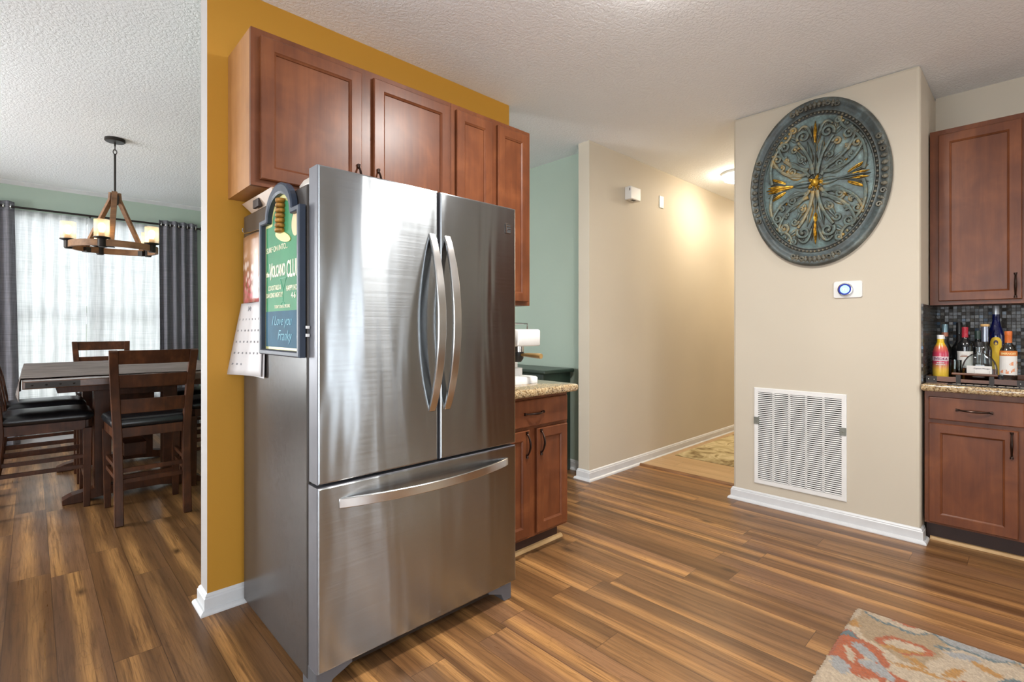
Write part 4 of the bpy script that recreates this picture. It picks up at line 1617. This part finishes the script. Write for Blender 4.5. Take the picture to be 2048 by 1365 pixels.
t = thing('bar_mat', 'black rubber bar mat with white printing along the counter edge in front of the tray', 'bar mat', (3.70, .15, ZC))
b = MB(); b.box(3.672, 3.738, -.45, .335, ZC + .0005, ZC + .005)
b.build('mat', 'black', t, bevel=.001)
b = MB()
y = .315
rr_ = random.Random(4)
while y > -.43:
    L_ = .010 + .018 * rr_.random()
    b.box(3.698, 3.722, y - L_, y, ZC + .0048, ZC + .0056)
    y -= L_ + .004 + .004 * rr_.random()
b.build('printed_marks', plain('mat_print', srgb(225, 215, 196), .6), t)

ZT = ZC + .0125


def TB(x, y, r):
    """label plane wrapped on the bottle front (faces -X, slightly toward the camera)"""
    a0 = math.atan2(-y, -x)

    def T(u, v, d):
        a = a0 + u / r
        return (x + (r + d) * cos(a), y + (r + d) * sin(a), ZT + v)
    return T


def wrap_label(b, T, u0, u1, v0, v1, d0=.0002, d1=.0009, n=10, shape=None):
    for k in range(n):
        a, c = u0 + (u1 - u0) * k / n, u0 + (u1 - u0) * (k + 1) / n
        t0, t1 = (v1, v1) if shape is None else (shape(a), shape(c))
        b.loft([[T(a, v0, d), T(c, v0, d), T(c, t1, d), T(a, t0, d)] for d in (d0, d1)])


def bottle(label, x, y, prof, mat, cap=None, group='bottles on the tray', neck=None, liquid=None):
    t = thing('liquor_bottle', label, 'bottle', (x, y, ZT), group)
    b = MB(); b.lathe([(r, ZT + z) for r, z in prof], (x, y, 0), 26)
    bd = b.build('bottle_body', mat, t, smooth=True, ang=50)
    if cap:
        (cp, cm) = cap
        b = MB(); b.lathe([(r, ZT + z) for r, z in cp], (x, y, 0), 20)
        b.build('cap', cm, t, smooth=True, ang=50)
    if neck:
        (cp, cm) = neck
        b = MB(); b.lathe([(r, ZT + z) for r, z in cp], (x, y, 0), 20)
        b.build('neck_sleeve', cm, t, smooth=True, ang=50)
    if liquid:
        (cp, cm) = liquid
        b = MB(); b.lathe([(r, ZT + z) for r, z in cp], (x, y, 0), 20)
        b.build('liquid', cm, t, smooth=True, ang=50)
    return t, bd


def sunset():
    g = G('mango_gradient_print')
    z = g.xyz(g.co('Generated'))[2]
    c = g.ramp(z, [(0, srgb(226, 196, 60)), (.25, srgb(224, 180, 70)), (.42, srgb(196, 70, 96)), (.66, srgb(190, 58, 84)), (.80, srgb(214, 110, 76)), (.88, srgb(222, 180, 40)), (1, srgb(222, 184, 40))])
    return g.set(color=c, rough=.25, coat=.3)


wht = plain('label_white', srgb(226, 222, 216), .5, var=.02)
drk = plain('label_ink', srgb(60, 44, 66), .5)
ora = plain('label_orange', srgb(205, 118, 48), .5)
# mango bottle
x, y = 3.865, .381
t, bd = bottle('yellow and pink plastic bottle with a white cap at the left end of the tray', x, y,
               [(.034, 0), (.036, .006), (.037, .06), (.0375, .15), (.036, .165), (.030, .190), (.020, .212), (.0165, .222), (.0165, .240)], sunset(),
               ([(.0165, .240), (.0168, .242), (.0168, .262), (.0155, .264)], 'white'))
T = TB(x, y, .0375)
b = MB(); wrap_label(b, T, -.045, .045, .112, .137)
lb = b.build('label', plain('pale_pink_band', srgb(226, 206, 208), .4), bd)
lettering('SVEDKA', lambda u, v, d: T(u, .117 + v, .001 + d), .0215, plain('plum_ink', srgb(120, 40, 90), .5), lb, sx=.85, bold=.0004)
lettering('MANGO', lambda u, v, d: T(u, .098 + v, .0006 + d), .0090, wht, lb, bold=.0002)
lettering('PINEAPPLE', lambda u, v, d: T(u, .087 + v, .0006 + d), .0090, wht, lb, bold=.0002)
# rum flask: wide half-round flask
x, y = 3.875, .214
t = thing('liquor_bottle', 'low half-round clear flask with dark rum and a white label at the tray centre', 'bottle', (x, y, ZT), 'bottles on the tray')
ax, ay = .030, .074
pr = [(1.0, 0), (1.02, .01), (1.02, .07), (.98, .09), (.88, .115), (.70, .138), (.45, .155), (.26, .163), (.22, .168), (.22, .195)]
b = MB(); b.loft([[(x + (ax if r > .5 else max(ax * r, .016 if r < .3 else 0)) * (r if r > .5 else 1) * cos(2 * PI * i / 36), y + max(ay * r, .016) * sin(2 * PI * i / 36), ZT + z) for i in range(36)] for r, z in pr])
bd = b.build('bottle_body', 'clear', t, smooth=True, ang=60)
b = MB(); b.loft([[(x + ax * .92 * cos(2 * PI * i / 36), y + ay * r * .95 * sin(2 * PI * i / 36), ZT + z) for i in range(36)] for r, z in ((.98, .004), (1.0, .01), (1.0, .075))])
b.build('liquid', 'amber', t, smooth=True, ang=60)
b = MB(); b.lathe([(.015, ZT + .195), (.022, ZT + .197), (.022, ZT + .222), (.020, ZT + .225)], (x, y, 0), 20)
b.build('stopper', 'black', t, smooth=True, ang=50)


def TF(u, v, d):
    yy = -u
    k = max(0, 1 - (yy / (ay * 1.02)) ** 2) ** .5
    return (x - ax * 1.02 * k - .0006 - d, y + yy, ZT + v)


b = MB()
for k in range(12):
    a, c = -.052 + .104 * k / 12, -.052 + .104 * (k + 1) / 12
    b.loft([[TF(a, .042, d), TF(c, .042, d), TF(c, .090, d), TF(a, .090, d)] for d in (0, .0008)])
lb = b.build('label', wht, bd)
lettering('Captain Morgan', lambda u, v, d: TF(u + .012, v + .073, .0009 + d), .0105, drk, lb, shear=.1)
b = MB()
for k in range(3):
    b.loft([[TF(a, .062 - k * .006 + q, d) for a, q in ((-.02, 0), (.044, 0), (.044, .0022), (-.02, .0022))] for d in (.0009, .0012)])
b.build('fine_print', drk, lb)
# wine
x, y = 4.05, .287
t, bd = bottle('dark wine bottle with a red capsule and white label behind the flask', x, y,
               [(.036, 0), (.0375, .004), (.0375, .19), (.034, .212), (.022, .232), (.0150, .245), (.0145, .262)], 'darkglass',
               ([(.0150, .240), (.0148, .30), (.0152, .302), (.0152, .308), (.0130, .31)], plain('red_capsule', srgb(170, 40, 56), .4)))
T = TB(x, y, .0375)
b = MB(); wrap_label(b, T, -.045, .045, .06, .165)
lb = b.build('label', wht, bd)
b = MB(); wrap_label(b, T, -.022, .018, .132, .137, .0009, .0013, 5); wrap_label(b, T, -.016, .010, .140, .143, .0009, .0013, 5)
b.build('label_print', plain('sepia', srgb(150, 100, 70), .6), lb)
# orange vodka
x, y = 3.905, .098
t, bd = bottle('clear bottle with an orange cap and orange-and-white label at the right end of the tray', x, y,
               [(.034, 0), (.036, .005), (.0365, .165), (.034, .182), (.024, .204), (.0150, .220), (.0140, .235)], 'clear',
               ([(.0150, .222), (.0152, .262), (.0160, .264), (.0160, .284), (.0145, .287)], plain('orange_cap', srgb(200, 104, 44), .4)))
T = TB(x, y, .0365)
b = MB(); wrap_label(b, T, -.044, .044, .045, .172)
lb = b.build('label', wht, bd)
b = MB(); wrap_label(b, T, -.044, .044, .150, .178, .0009, .0016)
b.build('label_band', ora, lb)
lettering('SMIRNOFF', lambda u, v, d: T(u, .157 + v, .0017 + d), .0165, plain('label_gold', srgb(238, 210, 150), .5), lb, sx=.8, bold=.0003)
b = MB()
for (u, v, s_) in ((.024, .11, .020), (.03, .075, .018), (-.02, .065, .016), (.002, .06, .014)):
    b.loft([[T(u + s_ * cos(2 * PI * k / 10), v + s_ * .55 * sin(2 * PI * k / 10) + .3 * s_ * cos(2 * PI * k / 10), d) for k in range(10)] for d in (.0009, .0014)])
b.build('label_art', plain('pale_orange', srgb(222, 150, 110), .5), lb)
# cobalt bottle
x, y = 4.10, .155
t, bd = bottle('tallest bottle, cobalt blue with a silver neck and yellow arched label', x, y,
               [(.034, 0), (.036, .005), (.036, .255), (.033, .280), (.022, .318), (.0165, .345), (.0155, .405)], 'cobalt',
               ([(.0160, .385), (.0158, .432), (.0140, .436)], plain('silver_foil', srgb(180, 184, 190), .3, .6)))
T = TB(x, y, .036)
b = MB(); wrap_label(b, T, -.026, .026, .03, .25, shape=lambda u: .222 + .030 * max(0, 1 - (u / .026) ** 2) ** .5)
lb = b.build('label', plain('label_yellow', srgb(214, 176, 40), .5), bd)
b = MB(); b.loft([[T(.010 * cos(2 * PI * k / 12), .218 + .016 * sin(2 * PI * k / 12), d) for k in range(12)] for d in (.0009, .0014)])
b.build('label_emblem', drk, lb)
lettering('LUNA', lambda u, v, d: T(u, .150 + v, .001 + d), .018, ora, lb) if False else None
# corked bottle
x, y = 4.0, .197
bottle('clear slim bottle with a pale round cork stopper, between the flask and the blue bottle', x, y,
       [(.030, 0), (.031, .005), (.031, .17), (.028, .19), (.017, .212), (.0155, .225), (.0150, .300)], 'clear',
       ([(.018, .312), (.020, .314), (.020, .324), (.018, .327)], plain('pale_cork', srgb(206, 166, 110), .7)),
       neck=([(.0158, .225), (.0156, .313)], plain('silver_sleeve', srgb(150, 158, 176), .25, .7)))
# behind the mango bottle
x, y = 4.10, .384
bottle('clear bottle with a pale blue metal cap behind the pink bottle', x, y,
       [(.032, 0), (.034, .005), (.034, .16), (.030, .185), (.018, .215), (.0150, .235), (.0145, .262)], 'clear',
       ([(.0150, .275), (.0150, .325), (.0135, .328)], plain('pale_blue_cap', srgb(140, 170, 180), .3, .5)),
       neck=([(.0165, .252), (.0170, .256), (.0170, .275), (.0155, .277)], plain('copper_band', srgb(190, 126, 100), .4, .3)),
       liquid=([(.031, .004), (.032, .01), (.032, .12)], 'amber'))
# dark bottles
bottle('black round-shouldered bottle with a dark cap at the back left of the tray', 4.146, .320,
       [(.040, 0), (.041, .005), (.041, .150), (.038, .178), (.024, .205), (.0150, .225), (.0140, .29)], 'darkglass',
       ([(.0150, .275), (.0150, .335), (.0135, .338)], 'black'))
bottle('dark green capped bottle directly behind the flask neck', 4.095, .232,
       [(.030, 0), (.031, .005), (.031, .16), (.028, .185), (.018, .21), (.0145, .225), (.0140, .25)], 'darkglass',
       ([(.0150, .240), (.0150, .285), (.0135, .288)], plain('bottle_green_cap', srgb(40, 58, 52), .4)))
x, y = 3.95, .325
t = thing('whiskey_glass', 'clear straight tumbler with a little amber drink between the pink bottle and the flask', 'glass', (x, y, ZT))
b = MB(); b.lathe([(.028, ZT), (.030, ZT + .004), (.032, ZT + .115), (.030, ZT + .115), (.028, ZT + .012), (.002, ZT + .010)], (x, y, 0), 24)
b.build('tumbler', 'clear', t, smooth=True, ang=50)
b = MB(); b.lathe([(.027, ZT + .013), (.0285, ZT + .06)], (x, y, 0), 24)
b.build('drink', 'amber', t, smooth=True, ang=50)


# ------------------------------------------------------------------ rugs
def rug_pattern():
    """floral tufted pattern as vertex colours: (u,v) metres from the near corner, u to -X, v to -Y"""
    beige, sand, grey, blue, rust, gold = srgb(184, 166, 142), srgb(160, 138, 108), srgb(152, 152, 150), srgb(92, 110, 114), srgb(166, 88, 54), srgb(170, 124, 64)

    def el(u, v, cu, cv, a, b_, deg):
        c, s_ = cos(rad(deg)), sin(rad(deg))
        du, dv = u - cu, v - cv
        p, q = (du * c + dv * s_) / a, (-du * s_ + dv * c) / b_
        return p * p + q * q

    def at(u, v, wn):
        u += wn[0]; v += wn[1]
        c = beige
        n = sin(u * 9 + v * 4) + sin(v * 13 - u * 5)
        if n > .55:
            c = sand
        # scalloped vine along the v edge (right side)
        vine = .022 + .050 * abs(sin(v * 13.5 - .45)) ** .7
        if abs(u - vine) < .008 and v > .04:
            c = blue
        elif u < vine and v > .04:
            c = grey if n < .8 else beige
            if el(u, v, .0, .17, .03, .05, 0) < 1:
                c = rust
        # medallion flower
        k = el(u, v, .20, .19, .055, .085, 20)
        if k < 1:
            c = rust if k > .45 else beige
            if k > .80:
                c = rust
        if el(u, v, .235, .19, .012, .07, 25) < 1 or el(u, v, .285, .235, .014, .045, -40) < 1:
            c = gold
        if el(u, v, .33, .26, .010, .09, 10) < 1:
            c = gold
        # rust leaf cluster on the left edge
        for cu, cv, a, b_, dg in ((.36, .035, .13, .055, 8), (.46, .10, .10, .05, 60), (.33, .11, .09, .035, 40), (.44, .19, .09, .028, 70)):
            if el(u, v, cu, cv, a, b_, dg) < 1:
                c = rust
        for cu, cv, a, b_, dg in ((.34, .095, .06, .024, 40), (.43, .15, .06, .03, 65), (.50, .05, .05, .03, 30)):
            if el(u, v, cu, cv, a, b_, dg) < 1:
                c = grey
        if el(u, v, .16, .02, .03, .02, 0) < 1 or el(u, v, .26, .02, .02, .035, 0) < 1:
            c = gold if u < .2 else blue
        for cu, cv, a, b_, dg, cc in ((.44, .30, .05, .022, 35, rust), (.50, .24, .05, .02, 70, grey), (.40, .36, .04, .018, -20, blue), (.12, .36, .022, .05, 15, grey),
                                      (.15, .42, .02, .04, -25, gold), (.26, .34, .018, .05, 60, gold), (.54, .16, .045, .02, 20, beige), (.40, .06, .05, .016, 30, beige), (.10, .30, .012, .03, 40, blue)):
            if el(u, v, cu, cv, a, b_, dg) < 1:
                c = cc
        # second flower further along
        k = el(u, v, .33, .42, .06, .10, 30)
        if k < 1:
            c = rust if k > .3 else grey
        k = el(u, v, .20, .52, .05, .07, 10)
        if k < 1:
            c = blue if k > .5 else gold
        return c
    return at


def build_rug():
    x1, y1 = 2.60, .535
    W_, L_ = .92, 1.6
    nu, nv = 150, 240
    me_b = MB()
    V = []
    at = rug_pattern()
    rnd = random.Random(2)
    cols = []
    for i in range(nu + 1):
        row = []
        for j in range(nv + 1):
            u, v = W_ * i / nu, L_ * j / nv
            jx, jy = ((rnd.random() - .5) * .012, (rnd.random() - .5) * .012)
            edge = min(i, nu - i, j, nv - j)
            z = (.0135 if edge > 2 else (.004 + .0045 * edge)) + (rnd.random() * .0022 if edge else 0)
            row.append(me_b.bm.verts.new((x1 - u + (jx * .5 if i == 0 else 0), y1 - v + (jy * .5 if j == 0 else 0), z)))
            k_ = .66 + .30 * rnd.random()
            cols.append(tuple(q * k_ for q in at(u, v, (jx + .006 * sin(v * 55), jy + .006 * sin(u * 61)))))
        V.append(row)
    for i in range(nu):
        for j in range(nv):
            me_b._f([V[i][j], V[i + 1][j], V[i + 1][j + 1], V[i][j + 1]])
    g = G('tufted_wool')
    at_ = g.n('Attribute', out=0, attribute_name='pattern')
    n = g.noise(g.co(), 220, 2)
    c = g.mix(g.math('MULTIPLY', g.ramp(n, [(.35, 1), (.6, 0)]), .28), at_, srgb(120, 100, 84))
    g.set(color=c, rough=.95, spec=.1, sheen=.2, normal=g.bump(n, .5, .004))
    o = me_b.build('area_rug', g.m)
    ca = o.data.color_attributes.new('pattern', 'FLOAT_COLOR', 'POINT')
    for k, cc in enumerate(cols):
        ca.data[k].color = (*cc, 1)
    tag(o, 'beige tufted area rug with rust floral pattern at the lower right corner', 'rug')


build_rug()


def hall_rug():
    g = G('hall_rug_weave')
    p = g.pos()
    a = g.noise(p, 5, 3, .6, 1.0)
    c = g.ramp(a, [(.35, srgb(132, 112, 78)), (.45, srgb(176, 158, 118)), (.6, srgb(206, 190, 150)), (.7, srgb(150, 132, 92))])
    n = g.noise(p, 200, 2)
    g.set(color=c, rough=.95, spec=.1, normal=g.bump(n, .3, .003))
    b = MB(); b.box(4.44, 6.8, 1.62, 2.375, .0125, .020)
    o = tag(b.build('hall_rug', g.m, bevel=.002), 'patterned tan runner rug on the light hall floor', 'rug')
    return o


t = hall_rug()
